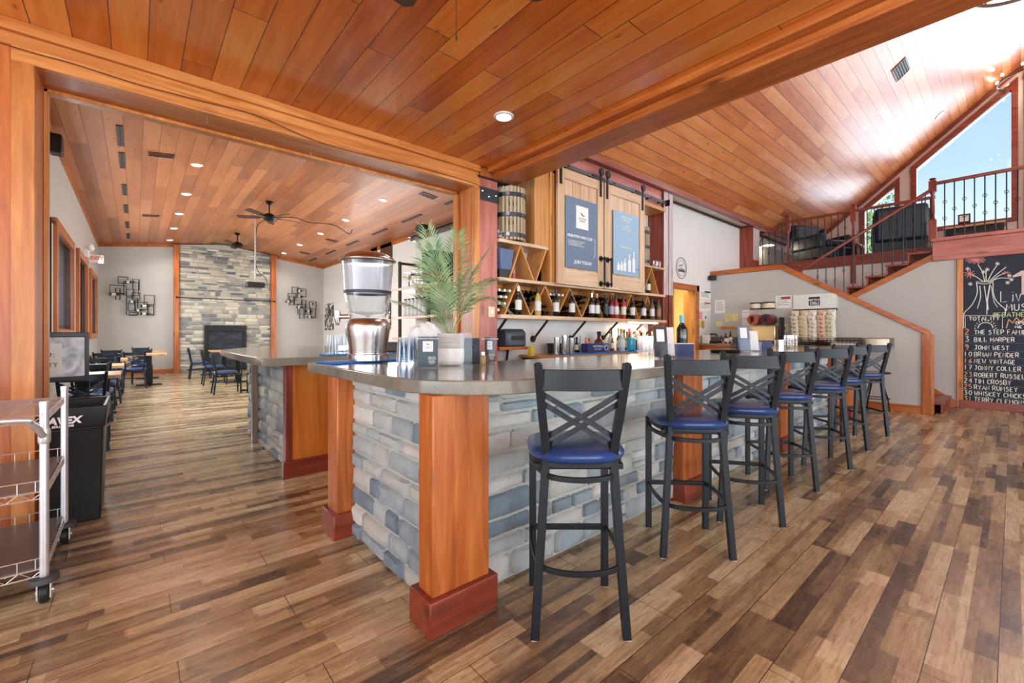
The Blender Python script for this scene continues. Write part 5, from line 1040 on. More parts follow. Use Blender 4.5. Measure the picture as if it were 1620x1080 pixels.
# potted palm
pp = thing('potted_palm', 'leafy green palm in a two-tone white and grey ribbed pot on the bar', 'plant', (*onZ(713, 577.5, ZT).xy, ZC1))
m = MB(); m.lathe([(0, 0), (.062, 0), (.078, .012), (.083, .035), (.083, .105)], n=32); m.build('pot_base', plain('white_glaze', (238, 236, 232), .3), pp, smooth=50)
m = MB(); m.lathe([(.083, .105), (.083, .195), (.077, .197), (.074, .185), (.07, .16), (0, .16)], n=32); 
RIB = N('ribbed_clay'); sp = RIB.n('SeparateXYZ'); RIB.l(RIB.obj(), sp.inputs[0]); wv = RIB.math('SINE', RIB.math('MULTIPLY', sp.outputs[2], 900)); RIB.bump(wv, .5, .002); RIB = RIB.fin(RIB.ramp(RIB.noise(RIB.mapp(RIB.obj(), (3, 3, 60)), 2, 3), [(.3, sr((186, 182, 174))), (.7, sr((214, 210, 204)))]), .7)
m.build('pot_rim', RIB, pp, smooth=50); m = MB(); m.lathe([(0, .172), (.072, .165)], n=24); m.build('soil', plain('soil', (96, 66, 46), .9, var=.4, scale=120), pp)
LEAF = N('palm_leaf'); f = LEAF.noise(LEAF.obj(), 14, 3); LEAF = LEAF.fin(LEAF.ramp(f, [(.3, sr((88, 128, 88))), (.55, sr((132, 164, 112))), (.75, sr((180, 200, 144)))]), .45)
cr = Vector((.7559, -.6547, 0)); cf = Vector((.6547, .7559, 0)); up = Vector((0, 0, 1)); rg = random.Random(11)
FR = [(.03, .66, .1, .2), (-.17, .56, -.05, .1), (-.1, .62, -.12, .05), (.2, .53, .05, .15), (.30, .34, -.12, .36), (.34, .17, -.1, .52), (-.26, .36, .05, .1), (-.33, .22, -.06, .12), (-.16, .24, -.12, .08), (.12, .44, .15, .12), (-.05, .5, -.2, .05)]
for dx_, dz_, df, droop in FR:
    base = Vector((rg.uniform(-.02, .02), rg.uniform(-.02, .02), .17)); tip = base+cr*dx_+cf*df+up*dz_; mid = base.lerp(tip, .5)+up*(droop*.55)-(cr*dx_+cf*df)*.12
    P = [base*(1-u)**2+mid*2*u*(1-u)+tip*u*u for u in [i/30 for i in range(31)]]
    m = MB(); m.tube(P, .0028, 6, scale=[1-.75*i/30 for i in range(31)]); fr_ = m.build('frond_stem', plain('palm_stem', (150, 160, 104), .5), pp, smooth=50)
    m = MB(); L0 = .15*min(1, (tip-base).length/.5)
    for i in range(7, 31):
        for sd in (-1, 1):
            p = P[i]; T = (P[min(i+1, 30)]-P[i-1]).normalized(); S = T.cross(up if abs(T.z) < .93 else cf).normalized()*sd
            u = (i-7)/23; L = L0*(.55+.65*sin(pi*min(1, u*.8+.15)))*rg.uniform(.85, 1.1); d = (T*(.75+.5*u)+S*(.95-.3*u)+up*rg.uniform(-.12, .1)).normalized()
            e = p+d*L-up*L*L*1.3; md = p+d*L*.5; wv_ = T.cross(d).cross(d).normalized()*.0048
            m.add([p, md+wv_, e, md-wv_, md+d.cross(wv_).normalized()*.0015], [(0, 1, 4), (1, 2, 4), (2, 3, 4), (3, 0, 4)])
    m.build('leaflets', LEAF, fr_)
# glasses and brochure stands further along the bar
def tumbler(x, y, label, grp, h=.15, r=.034):
    t = thing('drinking_glass', label, 'glass', (x, y, ZC1), 0, grp); m = MB(); m.lathe([(0, 0), (r*.8, 0), (r, h*.25), (r, h), (r*.94, h), (r*.94, h*.3), (r*.7, h*.08), (0, h*.07)], n=20); m.build('tumbler', GLASS, t, smooth=50)
for k in range(8): p = onZ(1015+6.2*(k % 4)+3*(k//4), 560.5-1.0*(k//4), ZT); tumbler(p.x, p.y, 'clear drinking glass in the cluster behind the second stool', 'clear drinking glasses in the cluster on the bar', .17, .04)
for k in range(3): p = onZ(1246+5*k, 550.2, ZT); tumbler(p.x, p.y, 'tall clear glass in the small far cluster on the bar', 'tall clear glasses toward the far end of the bar', .17, .045)
p = onZ(1233, 550.5, ZT); t = thing('steel_tin', 'small brushed steel tin beside the far glasses on the bar', 'tin', p); m = MB(); m.lathe([(0, 0), (.06, 0), (.06, .11), (0, .11)], n=20); m.build('tin', STEEL, t, smooth=50)
def brochure(px, py, rz, label, card, s=1):
    p = onZ(px, py, ZT); t = thing('brochure_holder', label, 'holder', (p.x, p.y, ZC1), rz); M = Matrix.Rotation(R(-16), 4, 'X')
    m = MB(); m.box(-.055*s, .055*s, -.004, .0, 0, .26*s, M); m.box(-.055*s, .055*s, -.07, -.067, 0, .12*s); m.box(-.055*s, .055*s, -.07, 0, 0, .004); m.build('clear_stand', PLAST, t)
    m = MB(); m.box(-.05*s, .05*s, -.02, -.006, .01, .25*s, M); c = m.build('brochures', card, t); m = MB(); m.box(-.03*s, .03*s, -.0225, -.0205, .13*s, .23*s, M); m.build('logo_square', WHITE, c); return t
brochure(1046, 567, -R(48), 'dark brochure in a clear slanted holder right of the glass cluster', DKCARD); brochure(1057, 565, -R(50), 'pale brochure stack in a clear slanted holder beside the dark one', PAPER)
brochure(1178, 557, -R(52), 'tall slanted holder with blue and white leaflets toward the far end', SLATE, 1.12); brochure(1193, 556, -R(52), 'clear holder with white leaflets beside the blue leaflet holder', PAPER, .9)
p = onZ(1081, 561, ZT); t = thing('leaflet_box', 'navy leaflet box with a white rim in front of the blue-topped bottle', 'box', (p.x, p.y, ZC1), -R(50)); MB().box(-.08, .08, -.05, .05, 0, .1).build('box', plain('navy_card', (44, 54, 110)), t); MB().box(-.082, .082, -.052, .052, .1, .106).build('rim', WHITE, t)
p = onZ(1079, 556.5, ZT); t = thing('wine_bottle', 'large dark wine bottle with a sky-blue capsule standing on the bar before the doorway', 'bottle', (p.x, p.y, ZC1)); bottle_parts(t, .38, .055, BOTG, False, None); m = MB(); m.lathe([(.022, .29), (.026, .385), (0, .387)], n=14); m.build('blue_capsule', plain('sky_capsule', (120, 196, 220), .4), t, smooth=45)
p = onZ(1206, 552.5, ZT); t = thing('navy_box', 'dark blue box at the far end of the bar beside the leaflets', 'box', (p.x, p.y, ZC1), -R(48)); MB().box(-.09, .09, -.06, .06, 0, .1).build('box', plain('navy_card', (44, 54, 110)), t)
p = onZ(1166, 555, ZT); t = thing('coaster_rack', 'black wire rack of stacked coasters on the bar before the half wall counter', 'rack', (p.x, p.y, ZC1)); m = MB()
for k in range(7): m.lathe([(0, .01+.018*k), (.075, .01+.018*k), (.075, .016+.018*k), (0, .016+.018*k)], n=18)
m.build('coasters', BLKP, t); MB().tube([(0, 0, 0), (0, 0, .15)], .006).build('spindle', BLK, t)
p = onZ(1147, 557, ZT); t = thing('serving_tray', 'flat black tray lying beside the coaster rack', 'tray', (p.x, p.y, ZC1)); m = MB(); m.lathe([(0, 0), (.13, 0), (.15, .02), (.145, .022), (.125, .005), (0, .005)], n=24); m.build('tray', BLKP, t, smooth=50)
t = thing('cash_drawer', 'flat dark brown box on the second counter behind the drink dispenser', 'box', (2.02, 4.55, ZC1), -R(10)); MB().box(-.2, .2, -.2, .2, 0, .1).build('drawer', plain('dark_brown_plastic', (52, 40, 34), .5), t, bevel=.006); MB().box(-.17, .17, -.204, -.2, .02, .08).build('drawer_front', BLKP, t)
# =========================================================== HALF WALL SIDE
AX = A-.001
def onwall(a, b, X=AX): return onX(a, b, X)
def sheet(name, px, X, label, mat, cat='notice', th=.003, lines=0, group=None):
    """paper fixed to a wall that faces -X, from its corners in the photo"""
    (a, b, c, d) = px; p, q = onX(a, b, X), onX(c, d, X); yc, zc = (p.y+q.y)/2, (p.z+q.z)/2; w2, h2 = abs(p.y-q.y)/2, abs(p.z-q.z)/2
    t = thing(name, label, cat, (X, yc, zc), 0, group); MB().box(-th, 0, -w2, w2, -h2, h2).build('sheet', mat, t)
    if lines:
        m = MB(); rg = random.Random(a)
        for k in range(lines): z = h2*.7-k*(1.4*h2/lines); m.box(-th-.001, -th, -w2*.75+rg.random()*w2*.4, w2*.75, z-.004, z+.004)
        m.build('print_lines', plain('print_grey', (120, 120, 124), .6), t)
    return t, w2, h2
def sheetY(px, Y, label, mat, lines=0, bar_=None):
    (a, b, c, d) = px; p, q = onY(a, b, Y), onY(c, d, Y); t = thing('wall_notice', label, 'notice', ((p.x+q.x)/2, Y, (p.z+q.z)/2)); w2, h2 = (q.x-p.x)/2, (p.z-q.z)/2
    MB().box(-w2, w2, -.003, 0, -h2, h2).build('sheet', mat, t)
    m = MB(); rg = random.Random(a)
    for k in range(lines): z = h2*.6-k*(1.3*h2/lines); m.box(-w2*.8, w2*(.2+.6*rg.random()), -.004, -.003, z-.004, z+.004)
    if lines: m.build('print_lines', plain('print_grey', (120, 120, 124)), t)
    if bar_: MB().box(-w2*.1, w2*.95, -.0045, -.003, h2*.5, h2*.85).build('heading_bar', bar_, t)
REDB = plain('red_heading', (176, 60, 58), .6)
sheetY((1107, 458, 1124, 474), YW-.001, 'white tools calendar sheet on the wall right of the doorway', PAPER, 6, INK); sheetY((1106, 476, 1124, 492), YW-.001, 'pair of workplace notices below the calendar sheet', PAPER, 5, REDB)
sheetY((1106, 493, 1111, 505), YW-.001, 'pink note on the wall beside the doorway casing', plain('pink_note', (232, 150, 146), .7)); sheetY((1106, 507, 1110, 518), YW-.001, 'pale green note under the pink one', plain('green_note', (190, 206, 140), .7))
p = onY(1115.5, 502, YW-.01); t = thing('light_switch', 'white wall switch box below the workplace notices', 'switch', p); MB().box(-.05, .05, -.01, .01, -.07, .07).build('plate', WHITE, t, bevel=.003); MB().box(-.015, .015, -.016, -.01, -.03, .03).build('rocker', INK, t)
p = onY(1112, 513, YW-.01); t = thing('hanging_spatula', 'orange oval paddle hanging beside the doorway', 'utensil', p); m = MB(); m.lathe([(0, -.01), (.05, -.008), (.052, .0), (.05, .008), (0, .01)], n=20, m=Matrix.Rotation(pi/2, 4, 'X') @ Matrix.Diagonal((1, 1.7, 1, 1))); m.build('paddle', plain('orange_plastic', (214, 134, 50), .5), t)
t = thing('corner_speaker', 'small black speaker in the corner just under the half wall cap', 'speaker', (9.12, 4.12, 2.4)); MB().box(-.07, .06, -.06, .06, -.05, .05).build('cabinet', BLKP, t, bevel=.015)
sheet('wall_notice', (1131, 475, 1147, 495), AX, 'printed sheet with a grey drawing taped to the half wall near the corner', PAPER, lines=7)
sheet('sticky_note', (1147, 496, 1156, 508), AX, 'yellow note sheet, left of the upper pair on the half wall', YEL, 'note', lines=4); sheet('sticky_note', (1158, 496, 1167, 508), AX, 'yellow note sheet, right of the upper pair on the half wall', YEL, 'note')
sheet('sticky_note', (1133, 509, 1142, 516), AX, 'lone smaller yellow note below the upper pair', YEL, 'note')
sheet('wall_notice', (1174, 490, 1185, 518), AX, 'tall white handwritten list left of the drink machine', PAPER, lines=2)
tt, w2, h2 = sheet('wall_notice', (1227, 468, 1253, 487), AX, 'white notice with a red heading bar right of the drink machine', PAPER, lines=5); MB().box(-.005, -.003, -w2*.8, w2*.3, h2*.45, h2*.8).build('heading_bar', REDB, tt)
# chip rack
tt, w2, h2 = sheet('chip_rack', (1255.5, 467, 1325, 487), AX, 'white header board over hanging bags of chips on the half wall', plain('white_board', (228, 232, 226), .5), 'rack', .03)
MB().box(-.035, -.0, -w2, w2, -h2-.045, -h2).build('green_rail', plain('dark_green', (60, 72, 66), .5), tt); MB().box(-.034, -.03, -.085, .085, -h2*.55, h2*.6).build('logo_panel', INK, tt)
text('METRO', .05, WHITE, tt, (-.0345, .0, .01), FX, 'CENTER', bold=.001); text('DELI', .07, WHITE, tt, (-.0345, .0, -.055), FX, 'CENTER', bold=.002)
ys = [onX(1262+14*i, 500, AX).y-tt.location.y for i in range(5)]
BAG = [plain('chip_bag_%s' % n, c, .35, var=.25, scale=14) for n, c in (('cream', (226, 214, 190)), ('tan', (226, 208, 176)), ('white', (234, 230, 220)), ('rust', (224, 192, 164)), ('sage', (224, 224, 202)))]
EMB = [plain('bag_mark_%s' % n, c, .5) for n, c in (('brown', (120, 84, 60)), ('yellow', (220, 190, 80)), ('orange', (206, 120, 50)), ('red', (160, 60, 44)), ('green', (170, 170, 80)))]
for i, y in enumerate(ys):
    m = MB(); m.tube([(-.02, y, -h2-.04), (-.1, y, -h2-.06), (-.1, y, -h2-.1)], .006, 6); m.build('hook_arm', BLK, tt)
    n = 7; rg = random.Random(i)
    for k in range(n):
        t = thing('chip_bag', 'bag of chips hanging in the %s column of the chip rack' % ['first', 'second', 'third', 'fourth', 'fifth'][i], 'bag', (AX-.12-.012*(n-k) if k else AX-.14, tt.location.y+y+rg.uniform(-.008, .008), 1.575-.073*k), 0, 'chip bags in the %s column of the rack' % ['first', 'second', 'third', 'fourth', 'fifth'][i])
        M = Matrix.Rotation(R(-28 if k else -8), 4, 'Y'); h = .13 if k else .16; w_ = .072; vs = []; 
        for a in range(7):
            for b in range(7):
                u, v = a/6, b/6; bul = (sin(pi*u)*sin(pi*v))**.5*.03 if 0 < a < 6 and 0 < b < 6 else 0
                vs.append(M @ Vector((-bul, (u*2-1)*w_*(1-.06*sin(pi*v)), (v-.5)*h+.003*(a % 2))))
        m = MB(); m.add(vs, [(a*7+b, (a+1)*7+b, (a+1)*7+b+1, a*7+b+1) for a in range(6) for b in range(6)]); m.build('pouch', BAG[i], t, smooth=60, solid=.002)
        m = MB(); m.add([M @ Vector((-.033, y_*.02, z_*.018)) for y_, z_ in ((-1, 0), (0, -1), (1, 0), (0, 1))], [(0, 1, 2, 3)]); m.build('printed_mark', EMB[i], t)
# counter along the half wall
hc = thing('wall_counter', 'grey-edged counter running along the half wall behind the stools', 'counter', (8.9, 2.7, 0))
wb(MB().box(8.6, A-.005, 1.25, 4.18, 1.0, 1.04), 'worktop', plain('grey_laminate', (132, 124, 112), .4), hc, bevel=.003); wb(MB().box(A-.03, A-.004, 1.25, 4.18, 1.04, 1.17), 'backsplash', plain('grey_laminate', (132, 124, 112)), hc, bevel=.002)
wb(MB().box(8.66, A-.03, 1.9, 4.18, .0, 1.0), 'cabinet', W('orange', 'Y'), hc)
CT = 1.041
# frozen drink machine
t = thing('drink_machine', 'steel drink machine with two round hoppers and red drums on the half wall counter', 'machine', (8.93, 3.1, CT))
m = MB(); m.box(-.2, .2, -.28, .26, .06, .34); m.build('steel_body', plain('warm_steel', (206, 184, 140), .25, .9, var=.05), t, bevel=.01); MB().box(-.22, .2, -.28, .26, 0, .06).build('drip_tray', BLK, t)
for j, (y, c) in enumerate(((.11, (196, 96, 70)), (-.11, (96, 36, 34)))):
    m = MB(); m.tube([(-.16, y, .46), (.14, y, .46)], .1, 24, up=(0, 1, 0)); m.build('drum', plain('drum_%d' % j, c, .3), t, smooth=50)
    for k in (-.04, 0, .04): MB().tube([(-.02, y+k, .55), (-.02, y+k, .66)], .012, 8).build('tube', PLAST, t)
    m = MB(); m.lathe([(0, .66), (.095, .66), (.1, .68), (.1, .76), (.095, .78), (0, .79)], c=(0, y, 0), n=24); m.build('hopper', BAG[j], t, smooth=40)
    m = MB(); m.lathe([(0, .655), (.107, .655), (.107, .675), (0, .675)], c=(0, y, 0), n=24); m.lathe([(0, .76), (.105, .76), (.105, .785), (0, .79)], c=(0, y, 0), n=24); m.build('hopper_rim', BLK, t, smooth=40)
    m = MB(); m.box(-.24, -.17, y-.02, y+.02, .42, .52); m.tube([(-.25, y, .38), (-.25, y, .52)], .012, 8); m.build('tap', BLK, t)
m = MB(); m.box(.0, .2, -.31, -.28, .1, .5); m.build('side_panel', BLK, t, bevel=.01)
t = thing('power_outlet', 'cream outlet plate with plugged cords beside the drink machine', 'outlet', onX(1238, 519, AX)); MB().box(-.01, 0, -.1, .1, -.07, .07).build('plate', plain('ivory', (226, 214, 176)), t, bevel=.002)
m = MB(); m.tube(bez([(-.02, -.03, 0), (-.06, -.03, -.02), (-.08, -.02, -.15), (-.1, .02, -.3)], 5), .006); m.box(-.03, -.01, -.05, -.01, -.02, .02); m.build('cord', BLK, t)
t = thing('black_tin', 'low black round pot under the outlet on the half wall counter', 'pot', (8.8, 2.72, CT)); m = MB(); m.lathe([(0, 0), (.08, 0), (.085, .08), (.05, .09), (0, .09)], n=20); m.build('pot', BLKP, t, smooth=50)
for i, (px, h, r) in enumerate(((1148, .2, .028), (1155.5, .24, .03), (1141, .15, .022))):
    t = thing('sauce_bottle', ['dark bottle with a white label left of the orange board', 'tallest dark bottle in front of the orange board', 'short dark bottle nearest the corner papers'][i], 'bottle', (8.85, (8.85)*ray(px, 500)[1]/ray(px, 500)[0], CT)); bottle_parts(t, h, r, BOTG, i == 1 or i == 0, BLKFOIL)
t = thing('wood_paddle', 'orange wooden board leaning against the half wall behind the bottles', 'board', onX(1158, 518, A-.05)); MB().box(-.015, .015, -.22, .22, -.03, .03).build('board', W('honey', 'Y'), t, bevel=.01)
t = thing('desk_phone', 'black desk phone and cradle in the corner of the half wall counter', 'phone', (8.85, 3.98, CT)); MB().box(-.09, .09, -.1, .1, 0, .05).build('base', BLKP, t, bevel=.01); m = MB(); m.tube(bez([(0, -.08, .05), (0, -.06, .17), (0, .06, .18), (0, .08, .05)], 5), .015); m.build('handset', BLKP, t, smooth=50)
t = thing('paper_stack', 'white and red papers leaning beside the phone', 'papers', (8.82, 3.72, CT)); m = MB(); m.add([(0, -.12, 0), (0, .12, 0), (.05, .1, .02), (.05, -.1, .17)], [(0, 1, 2, 3)]); m.build('leaning_sheet', PAPER, t, solid=.002); MB().box(-.1, .06, -.12, .12, 0, .012).build('red_folder', REDB, t)
t = thing('white_box', 'small white box beside the doorway end of the half wall counter', 'box', (8.75, 4.08, CT)); MB().box(-.05, .05, -.06, .06, 0, .17).build('box', PAPER, t)
# wire basket, cones and lamp-like drum
t = thing('wire_basket', 'long black wire basket lying on the half wall counter', 'basket', (8.9, 2.05, CT)); m = MB(); X0_, X1_, Y0_, Y1_ = -.14, .14, -.42, .42
for z in (.005, .045, .085, .125): m.tube([(X0_, Y0_, z), (X1_, Y0_, z), (X1_, Y1_, z), (X0_, Y1_, z)], .004, 5, closed=True)
for k in range(17): y = Y0_+(Y1_-Y0_)*k/16; m.tube([(X0_, y, .125), (X0_, y, .0), (X1_, y, .0), (X1_, y, .125)], .0028, 5, up=(0, 1, 0))
for k in range(1, 6): x = X0_+(X1_-X0_)*k/6; m.tube([(x, Y0_, .125), (x, Y0_, .0), (x, Y1_, .0), (x, Y1_, .125)], .0028, 5, up=(1, 0, 0))
m.build('wire_frame', BLK, t); MB().box(X0_+.02, X1_-.02, Y0_+.04, -.05, .004, .05).build('white_packets', PAPER, t)
t = thing('pine_cone_cluster', 'brown spiky pine cone cluster beside the wire basket', 'decoration', (8.64, 2.06, CT), 0); rg = random.Random(5); m = MB()
for k in range(150):
    a, b = rg.uniform(0, 2*pi), rg.uniform(0, pi/2); d = Vector((cos(a)*cos(b), sin(a)*cos(b)*1.6, sin(b))); r = rg.uniform(.06, .1); p = d*r*.5; e = d*r*1.0; e.z = max(e.z, .004); p.z = max(p.z, .002); s_ = d.cross(Vector((.3, .2, 1))).normalized()*.012
    m.add([p-s_, p+s_, e+s_*.5, e-s_*.5], [(0, 1, 2, 3)])
m.build('scales', W('walnut', 'Z'), t); t.location.x = 8.7; t.location.y = 1.82+.3
t = thing('white_drum', 'white round paper drum at the right end of the half wall counter', 'tub', (8.92, 1.42, CT)); m = MB(); m.lathe([(0, 0), (.15, 0), (.15, .11), (.13, .118), (0, .118)], n=28); m.build('drum', plain('ivory_paper', (236, 228, 206), .5), t, smooth=50)
vt = vent(B-.0, 1.96, 1.49, 'white return air grille on the wall beside the lower stairs', 0, .28, .2, name='wall_vent'); vt.rotation_euler = (pi/2, 0, -pi/2)
for c in vt.children:
    c.data.materials.clear(); c.data.materials.append(WHITE if c.name.startswith(('frame', 'louv')) else INK)
# =========================================================== RAILINGS AND LOFT
IRON = plain('twisted_iron', (54, 56, 60), .35, .7); NEWEL = W('red', 'Z')
def newel(name_t, x, y, z0, z1, par, s=.045):
    m = MB(); h = z1-z0; m.box(x-s, x+s, y-s, y+s, z0, z0+h*.33); m.box(x-s, x+s, y-s, y+s, z1-h*.22, z1-.06)
    m.lathe([(s*.9, h*.33), (s*.5, h*.38), (s*.62, h*.5), (s*.45, h*.72), (s*.9, h*.78)], c=(x, y, z0), n=14); m.lathe([(s*.6, h-.06), (s*.5, h-.045), (s*.9, h-.03), (s*.9, h-.012), (0, h)], c=(x, y, z0), n=14); wb(m, 'newel', NEWEL, par, smooth=40)
def balusters(par, pts, kn=True):
    """pts: (x, y, z0, z1); every baluster its own part; plain and knotted ones alternate"""
    for i, (x, y, z0, z1) in enumerate(pts):
        m = MB(); h = z1-z0; m.tube([(x, y, z0), (x, y, z1)], .0095, 6)
        for f_ in ((.5,) if i % 2 else (.35, .65)):
            z = z0+h*f_
            for a in range(4): m.tube(bez([(x, y, z-.035), (x+.026*cos(a*pi/2), y+.026*sin(a*pi/2), z), (x, y, z+.035)], 3), .004, 4)
        m.lathe([(.013, 0), (.013, .02), (.008, .03)], c=(x, y, z0), n=8); wb(m, 'baluster', IRON, par)
def rail(par, pts, nm='handrail'):
    m = MB(); m.sweep([Vector(p) for p in pts], [(-.03, -.025), (.03, -.025), (.034, .0), (.02, .025), (-.02, .025), (-.034, .0)]); wb(m, nm, W('red', 'Y'), par, smooth=30)
r1 = thing('loft_railing', 'red wood and iron railing along the front edge of the loft above the chalkboard', 'railing', (B+.02, -1, 2.9))
newel('', B+.02, .93, 2.86, 3.98, r1, .05); rail(r1, [(B+.02, .9, 3.87), (B+.02, -4.8, 3.87)])
balusters(r1, [(B+.02, .78-.118*k, 2.9, 3.86) for k in range(22)]); newel('', B+.02, -1.95, 2.86, 3.98, r1, .05)
r2 = thing('stair_railing', 'red handrail with iron balusters climbing the upper stair flight', 'railing', (B+.02, 2, 1.62))
newel('', B+.02, 2.97, 1.62, 2.68, r2, .05); rail(r2, [(B+.02, 2.95, 2.56), (B+.02, .95, 3.77)])
bl = []
for i in range(6):
    for f_ in (.25, .75):
        y = 2.71-.293*(i+f_); z0 = 1.62+.18*(i+1); bl.append((B+.02, y, z0, 2.56+(2.95-y)*.605-.02))
balusters(r2, bl)
r3 = thing('loft_railing', 'red wood and iron railing guarding the stairwell in front of the leather armchairs', 'railing', (11.6, 2.2, 2.9))
newel('', 11.6, 3.47, 2.3, 4.02, r3); newel('', 11.6, 2.24, 2.3, 4.02, r3); rail(r3, [(11.6, 3.47, 3.86), (11.6, .98, 3.86)])
balusters(r3, [(11.6, 3.37-.123*k, 2.92, 3.85) for k in range(9)]+[(11.6, 2.13-.12*k, 2.92, 3.85) for k in range(10)])
r4 = thing('loft_railing', 'short lower return of the loft railing beside the landing post', 'railing', (11.8, 3.8, 2.9)); rail(r4, [(11.6, 3.49, 3.86), (11.6, 3.64, 3.82), (11.6, 3.78, 3.72), (11.6, 4.15, 3.7)]); balusters(r4, [(11.6, 3.6+.14*k, 2.92, 3.7 if k else 3.82) for k in range(4)])
# armchairs, tables, things in the loft
LEA = plain('navy_black_leather', (30, 40, 54), .38, var=.25, scale=4, bump=.1)
def armchair(x, y, rz, label):
    t = thing('leather_armchair', label, 'armchair', (x, y, LZ), rz)
    m = MB(); m.box(-.44, .44, -.4, .42, .08, .34); m.build('base', LEA, t, bevel=.03, seg=3); m = MB(); m.box(-.3, .3, -.3, .44, .34, .5); m.build('seat_cushion', LEA, t, bevel=.05, seg=3)
    for sx in (-1, 1): m = MB(); m.box(sx*.37-.1, sx*.37+.1, -.4, .42, .3, .64); m.build('arm', LEA, t, bevel=.06, seg=3)
    M = Matrix.Translation((0, -.38, .3)) @ Matrix.Rotation(R(10), 4, 'X'); m = MB(); m.box(-.42, .42, -.1, .12, 0, .72, M); m.build('back', LEA, t, bevel=.07, seg=3)
    for sx in (-1, 1): m = MB(); m.box(sx*.4-.05, sx*.4+.05, -.05, .2, .3, .62, M); m.build('wing', LEA, t, bevel=.05, seg=2)
    for sx in (-1, 1):
        for sy in (-.34, .36): MB().box(sx*.36-.025, sx*.36+.025, sy-.025, sy+.025, 0, .09).build('leg', BLK, t)
armchair(12.5, 1.62, R(-80), 'large dark leather armchair seen from behind in front of the small gable window'); armchair(12.3, 2.98, R(150), 'dark leather armchair seen from the side beside the landing')
t = thing('coffee_table', 'light wood topped table between the two leather armchairs', 'table', (13.45, 2.75, LZ)); MB().box(-.35, .35, -.32, .32, .5, .54).build('tabletop', W('butcher', 'Y'), t, bevel=.004)
for sx in (-1, 1):
    for sy in (-1, 1): m = MB(); m.bar((sx*.28, sy*.25, .5), (sx*.3, sy*.28, 0), .04, .04); m.build('leg', STOOLM, t)
t = thing('side_table', 'blue-grey framed table with a light top by the large gable window', 'table', (13.6, .55, LZ)); MB().box(-.3, .3, -.45, .45, .62, .66).build('tabletop', W('butcher', 'Y'), t)
for sx in (-1, 1):
    for sy in (-1, 1): MB().box(sx*.26-.025, sx*.26+.025, sy*.4-.025, sy*.4+.025, 0, .62).build('leg', STOOLM, t)
m = MB(); m.box(-.24, .24, -.39, .39, .52, .6); m.build('apron', STOOLM, t)
p = onX(1525, 347, 14.45); t = thing('window_box', 'small black framed box on the sill of the large gable window', 'box', (14.53, p.y, 3.8)); MB().box(-.04, .04, -.1, .1, 0, .2).build('box', INK, t); MB().box(-.045, -.04, -.075, .075, .03, .17).build('white_face', PAPER, t)
t = thing('wall_sconce', 'gooseneck wall lamp glowing on the loft side wall beside the landing post', 'lamp', onY(1204, 388, 4.17)); x_ = 0
m = MB(); m.tube(bez([(-.16, 0, 0), (-.16, -.06, .1), (-.06, -.12, .2), (.0, -.16, .16), (.0, -.16, .08)], 5), .011); m.box(-.19, -.13, -.01, .02, -.08, .08); m.build('gooseneck', BLK, t, smooth=50); m = MB(); m.lathe([(.02, .08), (.035, .06), (.06, .0), (.15, -.03), (.145, -.033), (.05, -.005), (.02, .05)], c=(0, -.16, 0), n=24); m.build('shade', WHITE, t, smooth=50); m = MB(); m.ball((0, -.16, -.02), .03); m.build('bulb', LIT, t); lamp('sconce_glow', 'POINT', (0, -.16, -.07), 6, (1, .85, .6), .04, parent=t)
# =========================================================== VAULT FIXTURES
def on_roof(px, py):
    r = ray(px, py); k = .85; q = (3.73+k*3.86-CAM_H)/(r[2]+k*r[1]); return Vector((r[0]*q, r[1]*q, CAM_H+r[2]*q))
sl = -math.atan(.85)
p = on_roof(1425, 110); v_ = vent(p.x, p.y, p.z-.004, 'dark framed vent high on the sloping vault', L=.5, Wd=.22); v_.rotation_euler = (sl, 0, 0)
for nm_, (a, b), on, lb in (('r', (1487, 182), True, 'small lit recessed light in the sloping vault near the gable'),):
    p = on_roof(a, b); t = downlight(p.x, p.y, p.z-.003, lb, 'lights of the vault', en=8, tx=sl, r=.1)
p = onZ(1128, 336, 3.728); downlight(p.x, 4.03, 3.728, 'unlit white recessed light in the soffit over the white wall', 'lights of the vault', on=False)
def chandelier(x, y, z, r, n, label, top):
    t = thing('ring_chandelier', label, 'chandelier', (x, y, z)); RM = plain('ring_steel', (120, 116, 112), .3, .85)
    m = MB(); N_ = 56; m.sweep([(r*cos(2*pi*i/N_), r*sin(2*pi*i/N_), 0) for i in range(N_)], RP(.012, .05), closed=True); m.build('ring', RM, t, smooth=40)
    for i in range(n):
        a = 2*pi*i/n+.2; c = MB(); c.tube([(r*cos(a), r*sin(a), .0), (r*cos(a), r*sin(a), .09)], .011, 8); h = c.build('candle_tube', RM, t); b = MB(); b.ball((r*cos(a), r*sin(a), .12), .026, 10, (1, 1, 1.3)); b.build('bulb', LIT, h, smooth=60)
    for i in range(3): a = 2*pi*i/3; MB().tube([(r*cos(a), r*sin(a), .02), (0, 0, .6)], .005).build('stay_rod', RM, t)
    MB().tube([(0, 0, .6), (0, 0, top-z)], .008).build('drop_rod', RM, t); lamp('chandelier_glow', 'POINT', (0, 0, -.1), 12, (1, .9, .75), .3, parent=t)
r_ = ray(1648, 118); q = 9.0; chandelier(r_[0]*q, r_[1]*q, CAM_H+r_[2]*q, .62, 10, 'ring chandelier with glowing bulbs at the right edge below the ridge', zr(r_[1]*q)-.05)
r_ = ray(1632, -42); q = 6.2; chandelier(r_[0]*q, r_[1]*q, CAM_H+r_[2]*q, .62, 10, 'ring chandelier cut off by the top right corner', zr(r_[1]*q)-.05)
